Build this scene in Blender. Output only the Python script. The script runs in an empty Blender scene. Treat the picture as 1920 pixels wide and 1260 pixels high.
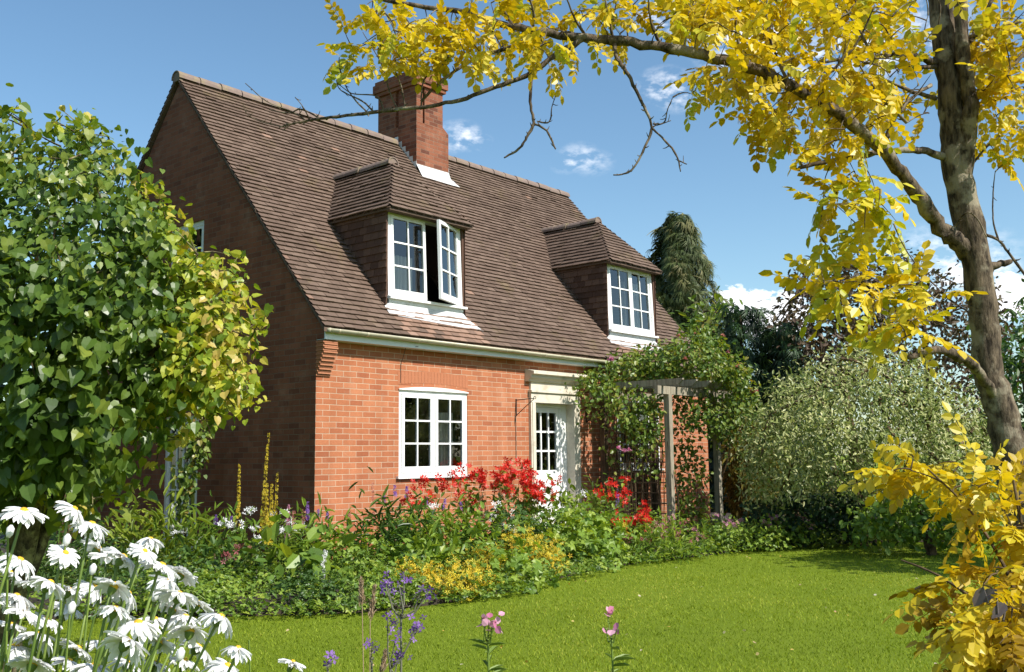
import bpy, math, random
import numpy as np
from mathutils import Matrix, Vector
PI = math.pi
# ------------------------------------------------------------------ camera
CAM = np.array([-8.0442, -10.2869, 1.40])
YAW, PITCH, ROLL, FPX = 0.8580123, 0.1204014, 0.0110279, 1875.9
def cam_axes():
    f = np.array([math.sin(YAW)*math.cos(PITCH), math.cos(YAW)*math.cos(PITCH), math.sin(PITCH)])
    r = np.array([math.cos(YAW), -math.sin(YAW), 0.0]); d = np.cross(f, r)
    c, s = math.cos(ROLL), math.sin(ROLL)
    return c*r+s*d, -s*r+c*d, f
CR, CD, CF = cam_axes()
scene = bpy.context.scene
cd_ = bpy.data.cameras.new("camera"); cam = bpy.data.objects.new("camera", cd_)
scene.collection.objects.link(cam)
cam.matrix_world = Matrix(((CR[0], -CD[0], -CF[0], CAM[0]), (CR[1], -CD[1], -CF[1], CAM[1]), (CR[2], -CD[2], -CF[2], CAM[2]), (0, 0, 0, 1)))
cd_.sensor_width = 36.0; cd_.lens = 36.0*FPX/1920.0
cd_.clip_start = 0.05; cd_.clip_end = 2000.0
scene.camera = cam
# ------------------------------------------------------------------ light
SUNV = Vector((0.10, -1.0, 1.02)).normalized()
sd = bpy.data.lights.new("sun", 'SUN'); sun = bpy.data.objects.new("sun", sd); scene.collection.objects.link(sun)
sd.energy = 5.0; sd.angle = math.radians(0.53); sd.color = (1.0, 0.955, 0.88)
sun.rotation_euler = SUNV.to_track_quat('Z', 'Y').to_euler()
sun.location = (0, -20, 30)
world = bpy.data.worlds.new("World"); scene.world = world; world.use_nodes = True
nt = world.node_tree; nt.nodes.clear()
def N(t, typ, **kw):
    n = t.nodes.new(typ)
    for k, v in kw.items(): setattr(n, k, v)
    return n
sky = N(nt, 'ShaderNodeTexSky', sky_type='NISHITA'); sky.sun_disc = False
sky.sun_elevation = math.asin(SUNV.z); sky.sun_rotation = math.atan2(SUNV.x, SUNV.y)
sky.air_density = 1.0; sky.dust_density = 0.8; sky.ozone_density = 1.1; sky.altitude = 50
bg = N(nt, 'ShaderNodeBackground'); bg.inputs[1].default_value = 0.125
out = N(nt, 'ShaderNodeOutputWorld')
tc = N(nt, 'ShaderNodeTexCoord')
def pixdir(u, v):
    q = CR*((u-960)/FPX) + CD*((v-630)/FPX) + CF
    return q/np.linalg.norm(q)
# clouds: soft lobes set in compass directions of the sky, broken up by noise
def mnode(op, a, b=None, clamp=False):
    n = N(nt, 'ShaderNodeMath', operation=op); n.use_clamp = clamp
    for i, x in enumerate((a, b)):
        if x is None: continue
        if isinstance(x, (int, float)): n.inputs[i].default_value = x
        else: nt.links.new(x, n.inputs[i])
    return n.outputs[0]
nz = N(nt, 'ShaderNodeTexNoise'); nz.inputs['Scale'].default_value = 62; nz.inputs['Detail'].default_value = 10; nz.inputs['Roughness'].default_value = 0.58
nmap = N(nt, 'ShaderNodeMapping'); nmap.inputs['Scale'].default_value = (1, 1, 1.9); nt.links.new(tc.outputs['Generated'], nmap.inputs[0]); nt.links.new(nmap.outputs[0], nz.inputs['Vector'])
nz2 = N(nt, 'ShaderNodeTexNoise'); nz2.inputs['Scale'].default_value = 5; nz2.inputs['Detail'].default_value = 6
nt.links.new(tc.outputs['Generated'], nz2.inputs['Vector'])
CLOUDS = [  # direction (u,v), angular radius, density, softness of the edge (cumulus 0, wisp 1)
    ((1405, 580), 0.030, 1.0, 0), ((1450, 600), 0.034, 1.0, 0), ((1365, 565), 0.018, .9, 0), ((1490, 575), 0.016, .9, 0), ((1890, 555), 0.028, .9, 0), ((1830, 520), 0.03, .6, 1), ((1780, 490), 0.05, .5, 1),
    ((862, 250), 0.018, .38, 1), ((885, 262), 0.016, .34, 1), ((848, 272), 0.012, .25, 1), ((1085, 292), 0.018, .30, 1), ((1110, 305), 0.018, .28, 1), ((1060, 310), 0.012, .2, 1), ((1245, 160), 0.024, .42, 1), ((1275, 180), 0.022, .36, 1), ((1250, 25), 0.026, .7, 1),
    ((1390, 75), 0.04, .8, 1), ((1440, 60), 0.03, .8, 1), ((1560, 120), 0.05, .6, 1), ((1700, 60), .05, .45, 1)]
tot = None
for (uv, rad, den, soft) in CLOUDS:
    d = pixdir(*uv)
    vs = N(nt, 'ShaderNodeVectorMath', operation='SUBTRACT'); nt.links.new(tc.outputs['Generated'], vs.inputs[0]); vs.inputs[1].default_value = tuple(d)
    vk = N(nt, 'ShaderNodeVectorMath', operation='MULTIPLY'); nt.links.new(vs.outputs[0], vk.inputs[0]); vk.inputs[1].default_value = (1, 1, 1.7 if soft else 1.25)
    vm = N(nt, 'ShaderNodeVectorMath', operation='LENGTH'); nt.links.new(vk.outputs[0], vm.inputs[0])
    q = mnode('SUBTRACT', 1.0, mnode('MULTIPLY', vm.outputs['Value'], .72/rad), True)
    if soft:
        q = mnode('MULTIPLY', mnode('MULTIPLY', q, 1.7, True), mnode('MULTIPLY', mnode('ADD', nz.outputs[0], -.42), 4.5, True)); q = mnode('MULTIPLY', q, den)
    else:
        q = mnode('MULTIPLY', mnode('ADD', mnode('ADD', q, mnode('MULTIPLY', mnode('ADD', nz.outputs[0], -.5), 1.1)), -.30), 6.0*den, True)
    tot = q if tot is None else mnode('ADD', tot, q)
for (sgn, w) in ((1, .0),):
    pass
# loose cumulus over the half of the sky behind the viewer (seen mirrored in the panes)
sx = N(nt, 'ShaderNodeSeparateXYZ'); nt.links.new(tc.outputs['Generated'], sx.inputs[0])
bk = mnode('MULTIPLY', mnode('ADD', mnode('MULTIPLY', sx.outputs[1], -3.0), -.3, True), mnode('ADD', mnode('MULTIPLY', nz2.outputs[0], 5.0), -2.5, True))
tot = mnode('ADD', tot, mnode('MULTIPLY', bk, .22))
tot = mnode('MINIMUM', tot, 1.0)
mx = N(nt, 'ShaderNodeMix', data_type='RGBA'); nt.links.new(tot, mx.inputs['Factor'])
hs = N(nt, 'ShaderNodeHueSaturation'); hs.inputs['Saturation'].default_value = 1.1
nt.links.new(sky.outputs[0], hs.inputs['Color'])
tint = N(nt, 'ShaderNodeMix', data_type='RGBA', blend_type='MULTIPLY'); tint.inputs['Factor'].default_value = 1.0; tint.inputs['B'].default_value = (.94, 1.035, 1.0, 1)
nt.links.new(hs.outputs[0], tint.inputs['A']); nt.links.new(tint.outputs['Result'], mx.inputs['A']); mx.inputs['B'].default_value = (8.2, 8.3, 8.6, 1)
nt.links.new(mx.outputs['Result'], bg.inputs[0]); nt.links.new(bg.outputs[0], out.inputs[0])
scene.view_settings.view_transform = 'Standard'; scene.view_settings.look = 'None'
scene.view_settings.exposure = 0.48; scene.view_settings.gamma = 1.0
scene.cycles.max_bounces = 6; scene.cycles.transparent_max_bounces = 12
scene.cycles.diffuse_bounces = 3; scene.cycles.glossy_bounces = 3; scene.cycles.transmission_bounces = 4
scene.cycles.caustics_reflective = False; scene.cycles.caustics_refractive = False
# ------------------------------------------------------------------ placing helpers (pixel of the photograph + one known depth -> point)
def ray(u, v): return CR*((u-960)/FPX) + CD*((v-630)/FPX) + CF
FH = np.array([math.sin(YAW), math.cos(YAW), 0.0])
def at_depth(u, v, D):
    d = ray(u, v); return CAM + d*(D/(d @ FH))
def at_y(u, v, y):
    d = ray(u, v); return CAM + d*((y-CAM[1])/d[1])
def at_x(u, v, x):
    d = ray(u, v); return CAM + d*((x-CAM[0])/d[0])
def at_z(u, v, z=0.0):
    d = ray(u, v); return CAM + d*((z-CAM[2])/d[2])
def project(P):
    q = np.atleast_2d(P) - CAM
    a, b, c = q @ CR, q @ CD, q @ CF
    return np.c_[960+FPX*a/c, 630+FPX*b/c], c
# ------------------------------------------------------------------ object helpers
def tag(o, label=None, cat=None, group=None, kind=None):
    for k, v in (('label', label), ('category', cat), ('group', group), ('kind', kind)):
        if v: o[k] = v
    return o
def thing(name, label, cat, loc=(0, 0, 0), group=None):
    o = bpy.data.objects.new(name, None); scene.collection.objects.link(o)
    o.location = loc; o.empty_display_size = 0.1
    return tag(o, label, cat, group)
def part_empty(name, parent):
    o = bpy.data.objects.new(name, None); scene.collection.objects.link(o); o.parent = parent
    o.matrix_parent_inverse = Matrix.Translation(parent.matrix_world_loc()) if False else Matrix.Identity(4)
    return o
class G:
    """collects faces for ONE mesh object; coordinates are world coordinates"""
    def __init__(s):
        s.v = []; s.nv = 0; s.f = []; s.M = None; s.smooth = False
    def add(s, V, F, rnd=None, mi=0):
        V = np.asarray(V, float).reshape(-1, 3)
        if s.M is not None: V = V @ s.M[:3, :3].T + s.M[:3, 3]
        F = np.asarray(F, int)
        if F.ndim == 1: F = F[None]
        if rnd is None: rnd = np.full(len(F), 0.5)
        elif np.isscalar(rnd): rnd = np.full(len(F), float(rnd))
        mi = np.full(len(F), mi) if np.isscalar(mi) else np.asarray(mi)
        s.f.append((F + s.nv, np.asarray(rnd, float), mi)); s.v.append(V); s.nv += len(V)
        return s
    def box(s, x0, x1, y0, y1, z0, z1, rnd=None, mi=0):
        V = [(x0,y0,z0),(x1,y0,z0),(x1,y1,z0),(x0,y1,z0),(x0,y0,z1),(x1,y0,z1),(x1,y1,z1),(x0,y1,z1)]
        return s.add(V, [(0,3,2,1),(4,5,6,7),(0,1,5,4),(1,2,6,5),(2,3,7,6),(3,0,4,7)], rnd, mi)
    def prism(s, poly, axis, a0, a1, rnd=None, mi=0):
        n = len(poly)
        def P(p, a): return {0: (a, p[0], p[1]), 1: (p[0], a, p[1]), 2: (p[0], p[1], a)}[axis]
        V = [P(p, a0) for p in poly] + [P(p, a1) for p in poly]
        s.add(V, [tuple(range(n))[::-1]], rnd, mi); k = s.nv - 2*n
        s.f.append((np.array([[k+n+i for i in range(n)]]), np.array([.5 if rnd is None else rnd]), np.array([mi])))
        s.f.append((np.array([[k+i, k+(i+1) % n, k+n+(i+1) % n, k+n+i] for i in range(n)]), np.full(n, .5 if rnd is None else rnd), np.full(n, mi)))
        return s
    def tube(s, path, rad, n=6, rnd=None, cap=True, mi=0, squash=None):
        P = np.asarray(path, float); m = len(P)
        rad = np.full(m, float(rad)) if np.isscalar(rad) else np.asarray(rad, float)
        T = np.gradient(P, axis=0); T /= np.linalg.norm(T, axis=1)[:, None]+1e-12
        up = np.array([0, 0, 1.]) if abs(T[0, 2]) < .9 else np.array([1., 0, 0])
        a = np.cross(T[0], up); a /= np.linalg.norm(a); V = []
        th = np.arange(n)*2*PI/n
        for i in range(m):
            a = a - T[i]*(a @ T[i]); a /= np.linalg.norm(a)+1e-12
            b = np.cross(T[i], a)
            V.append(P[i] + rad[i]*(np.cos(th)[:, None]*a + np.sin(th)[:, None]*b))
        V = np.concatenate(V)
        i, j = np.meshgrid(np.arange(m-1), np.arange(n), indexing='ij'); i = i.ravel(); j = j.ravel()
        F = np.c_[i*n+j, i*n+(j+1) % n, (i+1)*n+(j+1) % n, (i+1)*n+j]
        s.add(V, F, rnd, mi)
        if cap:
            k = s.nv - len(V)
            s.f.append((np.array([[k+(m-1)*n+q for q in range(n)]]), np.array([.5 if rnd is None else rnd]), np.array([mi])))
            s.f.append((np.array([[k+q for q in range(n)][::-1]]), np.array([.5 if rnd is None else rnd]), np.array([mi])))
        return s
    def inst(s, tv, tf, pos, X, Y, Z, sc, rnd, mi=0, mis=None):
        """template (tv, tf) at every pos with frame columns X,Y,Z and scale sc (n or n x 3)"""
        n = len(pos)
        if n == 0: return s
        tv = np.asarray(tv, float); tf = np.asarray(tf, int)
        sc = np.asarray(sc, float)
        if sc.ndim == 0: sc = np.full(n, float(sc))
        if sc.ndim == 1: sc = np.repeat(sc[:, None], 3, 1)
        L = tv[None]*sc[:, None, :]
        W = pos[:, None] + L[..., 0:1]*X[:, None] + L[..., 1:2]*Y[:, None] + L[..., 2:3]*Z[:, None]
        F = (tf[None] + (np.arange(n)*len(tv))[:, None, None]).reshape(-1, tf.shape[1])
        if mis is not None: mi = np.tile(np.asarray(mis), n)
        return s.add(W.reshape(-1, 3), F, np.repeat(rnd, len(tf)), mi)
    def build(s, name, mats, parent=None, smooth=None, uv=True, origin=None):
        V = np.concatenate(s.v) if s.v else np.zeros((0, 3))
        if parent is not None: V = V - np.array(worldloc(parent))
        elif origin is not None: V = V - np.asarray(origin)
        me = bpy.data.meshes.new(name)
        idx = np.concatenate([f[0].ravel() for f in s.f]); ks = np.concatenate([np.full(len(f[0]), f[0].shape[1]) for f in s.f])
        rn = np.concatenate([f[1] for f in s.f]); mi = np.concatenate([f[2] for f in s.f])
        st = np.concatenate([[0], np.cumsum(ks)[:-1]])
        me.vertices.add(len(V)); me.loops.add(len(idx)); me.polygons.add(len(ks))
        me.vertices.foreach_set('co', V.astype(np.float32).ravel())
        me.loops.foreach_set('vertex_index', idx.astype(np.int32))
        me.polygons.foreach_set('loop_start', st.astype(np.int32))
        me.polygons.foreach_set('material_index', mi.astype(np.int32))
        sm = s.smooth if smooth is None else smooth
        me.polygons.foreach_set('use_smooth', np.full(len(ks), bool(sm)))
        me.update(calc_edges=True)
        at = me.attributes.new('rnd', 'FLOAT', 'FACE'); at.data.foreach_set('value', rn.astype(np.float32))
        if uv:
            # box-projected UV in metres, so brick courses run on round corners
            W = np.concatenate(s.v)
            nr = np.zeros(len(ks)*3, np.float32); me.polygons.foreach_get('normal', nr); nr = np.abs(nr.reshape(-1, 3))
            fi = np.repeat(np.arange(len(ks)), ks); p = W[idx]; q = nr[fi]
            uvs = np.where((q[:, 2] > .8)[:, None], p[:, [0, 1]], np.where((q[:, 0] > q[:, 1])[:, None], p[:, [1, 2]], p[:, [0, 2]]))
            ul = me.uv_layers.new(name='UVMap'); ul.data.foreach_set('uv', uvs.astype(np.float32).ravel())
        if not isinstance(mats, (list, tuple)): mats = [mats]
        for m in mats: me.materials.append(m)
        o = bpy.data.objects.new(name, me); scene.collection.objects.link(o)
        if parent is not None: o.parent = parent
        elif origin is not None: o.location = origin
        me.validate()
        return o
def worldloc(o):
    p = Vector(o.location)
    while o.parent is not None:
        o = o.parent; p = p + Vector(o.location)
    return p
def sub_empty(name, parent, loc):
    o = bpy.data.objects.new(name, None); scene.collection.objects.link(o); o.parent = parent
    o.location = Vector(loc) - worldloc(parent); o.empty_display_size = .1
    return o
# ------------------------------------------------------------------ materials
def mat(name):
    m = bpy.data.materials.new(name); m.use_nodes = True
    t = m.node_tree; t.nodes.clear()
    o = N(t, 'ShaderNodeOutputMaterial'); b = N(t, 'ShaderNodeBsdfPrincipled'); t.links.new(b.outputs[0], o.inputs[0])
    return m, t, b, o
def ramp(t, cols, inter='LINEAR'):
    r = N(t, 'ShaderNodeValToRGB'); r.color_ramp.interpolation = inter
    e = r.color_ramp.elements
    while len(e) < len(cols): e.new(.5)
    for i, c in enumerate(cols):
        e[i].position = i/(len(cols)-1) if len(c) == 3 else c[3]
        e[i].color = (c[0], c[1], c[2], 1)
    return r
def noise(t, scale, detail=4, rough=.55, coord='Object'):
    tcn = N(t, 'ShaderNodeTexCoord'); n = N(t, 'ShaderNodeTexNoise'); n.inputs['Scale'].default_value = scale
    n.inputs['Detail'].default_value = detail; n.inputs['Roughness'].default_value = rough
    t.links.new(tcn.outputs[coord], n.inputs['Vector']); return n
def bump(t, b, h, strength=.3, dist=.01):
    n = N(t, 'ShaderNodeBump'); n.inputs['Strength'].default_value = strength; n.inputs['Distance'].default_value = dist
    t.links.new(h, n.inputs['Height']); t.links.new(n.outputs[0], b.inputs['Normal']); return n
def mixc(t, mode, fac, a, b):
    m = N(t, 'ShaderNodeMix', data_type='RGBA', blend_type=mode)
    for k, x in (('Factor', fac), ('A', a), ('B', b)):
        if isinstance(x, (int, float)): m.inputs[k].default_value = x if k == 'Factor' else (x, x, x, 1)
        elif isinstance(x, tuple): m.inputs[k].default_value = (*x[:3], 1)
        else: t.links.new(x, m.inputs[k])
    return m.outputs['Result']
def plain(name, col, rough=.6, var=.15, scale=12, bmp=.1, metal=0.0, spec=.5, stain=None):
    m, t, b, o = mat(name)
    n = noise(t, scale, 5, .6)
    r = ramp(t, [tuple(c*(1-var) for c in col), tuple(min(1, c*(1+var)) for c in col)])
    t.links.new(n.outputs[0], r.inputs[0]); c = r.outputs[0]
    if stain:
        n2 = noise(t, stain[3], 6, .65); rr = ramp(t, [(0, 0, 0, .5), (1, 1, 1, .72)]); t.links.new(n2.outputs[0], rr.inputs[0])
        c = mixc(t, 'MIX', rr.outputs[0], c, stain[:3])
    t.links.new(c, b.inputs['Base Color'])
    b.inputs['Roughness'].default_value = rough; b.inputs['Metallic'].default_value = metal; b.inputs['Specular IOR Level'].default_value = spec
    if bmp: bump(t, b, noise(t, scale*4, 4).outputs[0], bmp, .004)
    return m
def leafmat(name, cols, trans=.4, rough=.45, tint=1.0, spec=.4, tcol=None):
    """colour of each leaf from its own random number; part of the light passes through"""
    m, t, b, o = mat(name)
    a = N(t, 'ShaderNodeAttribute', attribute_name='rnd')
    r = ramp(t, cols); t.links.new(a.outputs['Fac'], r.inputs[0])
    n = noise(t, 30, 2); cc = mixc(t, 'MULTIPLY', .5, r.outputs[0], mixc(t, 'MIX', n.outputs[0], .55, 1.35))
    t.links.new(cc, b.inputs['Base Color']); b.inputs['Roughness'].default_value = rough; b.inputs['Specular IOR Level'].default_value = spec
    tr = N(t, 'ShaderNodeBsdfTranslucent')
    tcn = mixc(t, 'MULTIPLY', 1.0, cc, tcol if tcol else (1.25, 1.2, .6)); t.links.new(tcn, tr.inputs[0])
    ms = N(t, 'ShaderNodeMixShader'); ms.inputs[0].default_value = trans
    t.links.new(b.outputs[0], ms.inputs[1]); t.links.new(tr.outputs[0], ms.inputs[2]); t.links.new(ms.outputs[0], o.inputs[0])
    return m
def barkmat(name, c1, c2, c3=None, scale=14, stretch=(1, 1, .3), b_=.6):
    m, t, b, o = mat(name)
    tcn = N(t, 'ShaderNodeTexCoord'); mp = N(t, 'ShaderNodeMapping'); mp.inputs['Scale'].default_value = stretch
    t.links.new(tcn.outputs['Object'], mp.inputs[0])
    n = N(t, 'ShaderNodeTexNoise'); n.inputs['Scale'].default_value = scale; n.inputs['Detail'].default_value = 8; n.inputs['Roughness'].default_value = .65
    t.links.new(mp.outputs[0], n.inputs['Vector'])
    r = ramp(t, [(*c1, .38), (*c2, .64)]); t.links.new(n.outputs[0], r.inputs[0]); c = r.outputs[0]
    if c3:
        n2 = noise(t, 9, 5, .6); rr = ramp(t, [(0, 0, 0, .52), (1, 1, 1, .62)]); t.links.new(n2.outputs[0], rr.inputs[0])
        c = mixc(t, 'MIX', rr.outputs[0], c, c3)
    t.links.new(c, b.inputs['Base Color']); b.inputs['Roughness'].default_value = .9; b.inputs['Specular IOR Level'].default_value = .15
    bump(t, b, n.outputs[0], b_, .012)
    return m
def brickmat(name, c1, c2, mortar, darkmul=1.0):
    m, t, b, o = mat(name)
    uv = N(t, 'ShaderNodeUVMap', uv_map='UVMap')
    # slightly wavering courses
    nw = noise(t, 3.0, 2); vmul = N(t, 'ShaderNodeVectorMath', operation='SCALE'); vsub = N(t, 'ShaderNodeVectorMath', operation='SUBTRACT')
    t.links.new(nw.outputs['Color'], vsub.inputs[0]); vsub.inputs[1].default_value = (.5, .5, .5); t.links.new(vsub.outputs[0], vmul.inputs[0]); vmul.inputs['Scale'].default_value = .012
    vadd = N(t, 'ShaderNodeVectorMath', operation='ADD'); t.links.new(uv.outputs[0], vadd.inputs[0]); t.links.new(vmul.outputs[0], vadd.inputs[1])
    br = N(t, 'ShaderNodeTexBrick'); br.offset = .5; br.squash = 1.0
    t.links.new(vadd.outputs[0], br.inputs['Vector'])
    br.inputs['Scale'].default_value = 1.0; br.inputs['Brick Width'].default_value = .225; br.inputs['Row Height'].default_value = .075
    br.inputs['Mortar Size'].default_value = .0048; br.inputs['Mortar Smooth'].default_value = .3; br.inputs['Bias'].default_value = 0.0
    br.inputs['Color1'].default_value = (0, 0, 0, 1); br.inputs['Color2'].default_value = (1, 1, 1, 1); br.inputs['Mortar'].default_value = (.5, .5, .5, 1)
    r = ramp(t, [(*c2, 0), (*[x*.8+y*.2 for x, y in zip(c1, c2)], .3), (*c1, .6), (c1[0]*1.12, c1[1]*1.22, c1[2]*1.3, 1)])
    t.links.new(br.outputs['Color'], r.inputs[0])
    n1 = noise(t, 38, 5, .7); n2 = noise(t, 1.1, 5, .6)
    c = mixc(t, 'MULTIPLY', .55, r.outputs[0], mixc(t, 'MIX', n1.outputs[0], .55, 1.4))
    c = mixc(t, 'MULTIPLY', .6, c, mixc(t, 'MIX', n2.outputs[0], .62, 1.32))
    mo = mixc(t, 'MIX', noise(t, 6, 4).outputs[0], tuple(x*.62 for x in mortar), mortar)
    c = mixc(t, 'MIX', br.outputs['Fac'], c, mo)
    # pale bloom and dark soot patches
    n3 = noise(t, 2.3, 7, .7); r3 = ramp(t, [(0, 0, 0, .54), (1, 1, 1, .74)]); t.links.new(n3.outputs[0], r3.inputs[0])
    c = mixc(t, 'MIX', mixc(t, 'MULTIPLY', 1.0, r3.outputs[0], .28), c, (.46, .31, .22))
    tcs = N(t, 'ShaderNodeTexCoord'); mps = N(t, 'ShaderNodeMapping'); mps.inputs['Scale'].default_value = (3.2, 3.2, .35); t.links.new(tcs.outputs['Object'], mps.inputs[0]); n5 = N(t, 'ShaderNodeTexNoise'); n5.inputs['Scale'].default_value = 1.6; n5.inputs['Detail'].default_value = 6; t.links.new(mps.outputs[0], n5.inputs['Vector'])
    c = mixc(t, 'MULTIPLY', .55, c, mixc(t, 'MIX', n5.outputs[0], .55, 1.4))
    if darkmul != 1.0: c = mixc(t, 'MULTIPLY', 1.0, c, darkmul)
    t.links.new(c, b.inputs['Base Color']); b.inputs['Roughness'].default_value = .88; b.inputs['Specular IOR Level'].default_value = .25
    inv = N(t, 'ShaderNodeMath', operation='SUBTRACT'); inv.inputs[0].default_value = 1.0; t.links.new(br.outputs['Fac'], inv.inputs[1])
    ad = N(t, 'ShaderNodeMath', operation='MULTIPLY_ADD'); t.links.new(n1.outputs[0], ad.inputs[0]); ad.inputs[1].default_value = .35; t.links.new(inv.outputs[0], ad.inputs[2])
    bump(t, b, ad.outputs[0], .55, .008)
    return m
def tilemat(name, cols, moss=.5):
    m, t, b, o = mat(name)
    a = N(t, 'ShaderNodeAttribute', attribute_name='rnd'); r = ramp(t, cols); t.links.new(a.outputs['Fac'], r.inputs[0])
    n1 = noise(t, 22, 6, .7); c = mixc(t, 'MULTIPLY', .6, r.outputs[0], mixc(t, 'MIX', n1.outputs[0], .5, 1.45))
    n2 = noise(t, .7, 4, .6); c = mixc(t, 'MULTIPLY', .5, c, mixc(t, 'MIX', n2.outputs[0], .65, 1.3))
    n3 = noise(t, 1.6, 8, .75); r3 = ramp(t, [(0, 0, 0, .56), (1, 1, 1, .70)]); t.links.new(n3.outputs[0], r3.inputs[0])
    c = mixc(t, 'MIX', mixc(t, 'MULTIPLY', 1.0, r3.outputs[0], moss), c, (.15, .115, .04))
    n4 = noise(t, 15, 5, .6); r4 = ramp(t, [(0, 0, 0, .72), (1, 1, 1, .76)]); t.links.new(n4.outputs[0], r4.inputs[0])
    c = mixc(t, 'MIX', mixc(t, 'MULTIPLY', 1.0, r4.outputs[0], .6), c, (.42, .38, .30))
    t.links.new(c, b.inputs['Base Color']); b.inputs['Roughness'].default_value = .85; b.inputs['Specular IOR Level'].default_value = .3
    bump(t, b, n1.outputs[0], .5, .006)
    return m
def glassmat():
    m, t, b, o = mat('window_glass')
    t.nodes.remove(b)
    gl = N(t, 'ShaderNodeBsdfGlossy'); gl.inputs['Roughness'].default_value = .0
    tr = N(t, 'ShaderNodeBsdfTransparent'); tr.inputs[0].default_value = (.82, .85, .84, 1)
    fr = N(t, 'ShaderNodeFresnel'); fr.inputs[0].default_value = 1.5
    ml = N(t, 'ShaderNodeMath', operation='MULTIPLY_ADD'); t.links.new(fr.outputs[0], ml.inputs[0]); ml.inputs[1].default_value = 2.0; ml.inputs[2].default_value = .03; ml.use_clamp = True
    n = noise(t, 2.2, 2); bp_ = N(t, 'ShaderNodeBump'); bp_.inputs['Strength'].default_value = .04; bp_.inputs['Distance'].default_value = .02; t.links.new(n.outputs[0], bp_.inputs['Height'])
    t.links.new(bp_.outputs[0], gl.inputs['Normal'])
    ms = N(t, 'ShaderNodeMixShader'); t.links.new(ml.outputs[0], ms.inputs[0]); t.links.new(tr.outputs[0], ms.inputs[1]); t.links.new(gl.outputs[0], ms.inputs[2])
    t.links.new(ms.outputs[0], o.inputs[0]); return m
M = {}
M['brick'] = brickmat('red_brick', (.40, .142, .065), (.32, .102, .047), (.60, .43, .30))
M['brick_gable'] = brickmat('weathered_shade_brick', (.225, .078, .041), (.155, .054, .031), (.23, .15, .105))  # weathered tone, darkened further to put the gable's shade into the brick
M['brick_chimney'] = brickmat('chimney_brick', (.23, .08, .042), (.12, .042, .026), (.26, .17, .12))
M['corbel'] = plain('corbel_tile', (.40, .16, .08), .85, .25, 20, .3)
M['arch'] = plain('arch_brick', (.395, .142, .066), .88, .15, 16, .3)
M['tile'] = tilemat('roof_tile', [(.108, .070, .050), (.124, .081, .059), (.138, .091, .067), (.162, .110, .081)])
M['tile_pale'] = tilemat('roof_tile_pale', [(.17, .105, .075), (.25, .15, .105), (.29, .185, .135)], .25)
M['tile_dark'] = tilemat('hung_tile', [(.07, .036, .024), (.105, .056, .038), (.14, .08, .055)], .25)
M['ridge'] = plain('ridge_tile', (.19, .135, .112), .85, .3, 9, .3, stain=(.24, .19, .10, 6))
M['white'] = plain('white_paint', (.80, .80, .78), .42, .04, 5, .04)
M['white2'] = plain('white_boarding', (.66, .68, .68), .5, .08, 7, .08, stain=(.5, .5, .47, 4))
M['lead'] = plain('lead_flashing', (.55, .55, .55), .55, .14, 6, .25, stain=(.42, .43, .44, 9))
M['gutter'] = plain('gutter_plastic', (.50, .46, .33), .4, .08, 6, .05, stain=(.34, .32, .2, 5))
M['fascia'] = plain('fascia_paint', (.70, .73, .73), .5, .05, 4, .05)
M['stone'] = plain('door_stone', (.62, .56, .45), .85, .14, 7, .25, stain=(.42, .36, .27, 5))
M['glass'] = glassmat()
M['plaster'] = plain('inside_plaster', (.36, .28, .2), .9, .06, 3, 0)
M['iron'] = plain('black_iron', (.02, .018, .016), .6, .2, 20, .1)
M['curtain'] = plain('curtain_cloth', (.78, .75, .68), .9, .06, 8, .1)
M['goose'] = plain('glazed_white', (.8, .8, .78), .25, .03, 5, 0)
M['wood'] = barkmat('weathered_wood', (.20, .17, .125), (.36, .32, .24), None, 22, (1, 1, .12), .4)
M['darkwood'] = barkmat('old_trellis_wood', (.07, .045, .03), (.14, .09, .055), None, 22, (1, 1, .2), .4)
# ------------------------------------------------------------------ the house
rng = np.random.default_rng(7)
S = 1.157                                        # roof slope (rise / run)
EY, EZ = -0.218, 3.078                           # eave line
RY, RZ = 3.515, 7.40                             # ridge line
HL = 9.85                                        # length of the front
def roof_z(y): return EZ + S*(y-EY)
house = thing('brick_house', 'red brick cottage with a steep brown tiled roof, tall chimney and two dormer windows', 'house')
T = .25
# front wall with its openings
W1 = (1.44, 2.82, 1.12, 2.42); DR = (4.36, 5.38, .12, 2.27); W2 = (6.70, 8.08, 1.12, 2.42)
g = G(); zt = 3.02
x = 0.0
for (a, b_, c, d) in (W1, DR, W2):
    g.box(x, a, 0, T, -.1, zt, None, [0, 0, 0, 0, 0, 1 if x == 0 else 0]); g.box(a, b_, 0, T, -.1, c); g.box(a, b_, 0, T, d, zt); x = b_
g.box(x, HL, 0, T, -.1, zt)
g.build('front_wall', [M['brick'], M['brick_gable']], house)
# left gable with its openings
g = G(); OY0, OY1 = 2.70, 3.64
def top(y): return (roof_z(y) if y <= RY else roof_z(2*RY-y)) - .13
EB = 2*RY
g.prism([(T, -.1), (OY0, -.1), (OY0, top(OY0)), (T, top(T))], 0, 0, T)
g.prism([(OY0, -.1), (OY1, -.1), (OY1, .16), (OY0, .16)], 0, 0, T)
g.prism([(OY0, 2.06), (OY1, 2.06), (OY1, 3.85), (OY0, 3.85)], 0, 0, T)
g.prism([(OY0, 4.97), (OY1, 4.97), (OY1, top(OY1)), (RY, top(RY)), (OY0, top(OY0))], 0, 0, T)
g.prism([(OY1, -.1), (EB-T, -.1), (EB-T, top(EB-T)), (OY1, top(OY1))], 0, 0, T)
g.prism([(0, zt), (T, zt), (T, top(T)), (0, top(0))], 0, 0, T)          # above the front corner
g.prism([(-.155, 2.93), (-.002, 2.93), (-.002, top(0)), (-.155, roof_z(-.155)-.07)], 0, .0, T)
g.build('gable_wall', M['brick_gable'], house)
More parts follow.
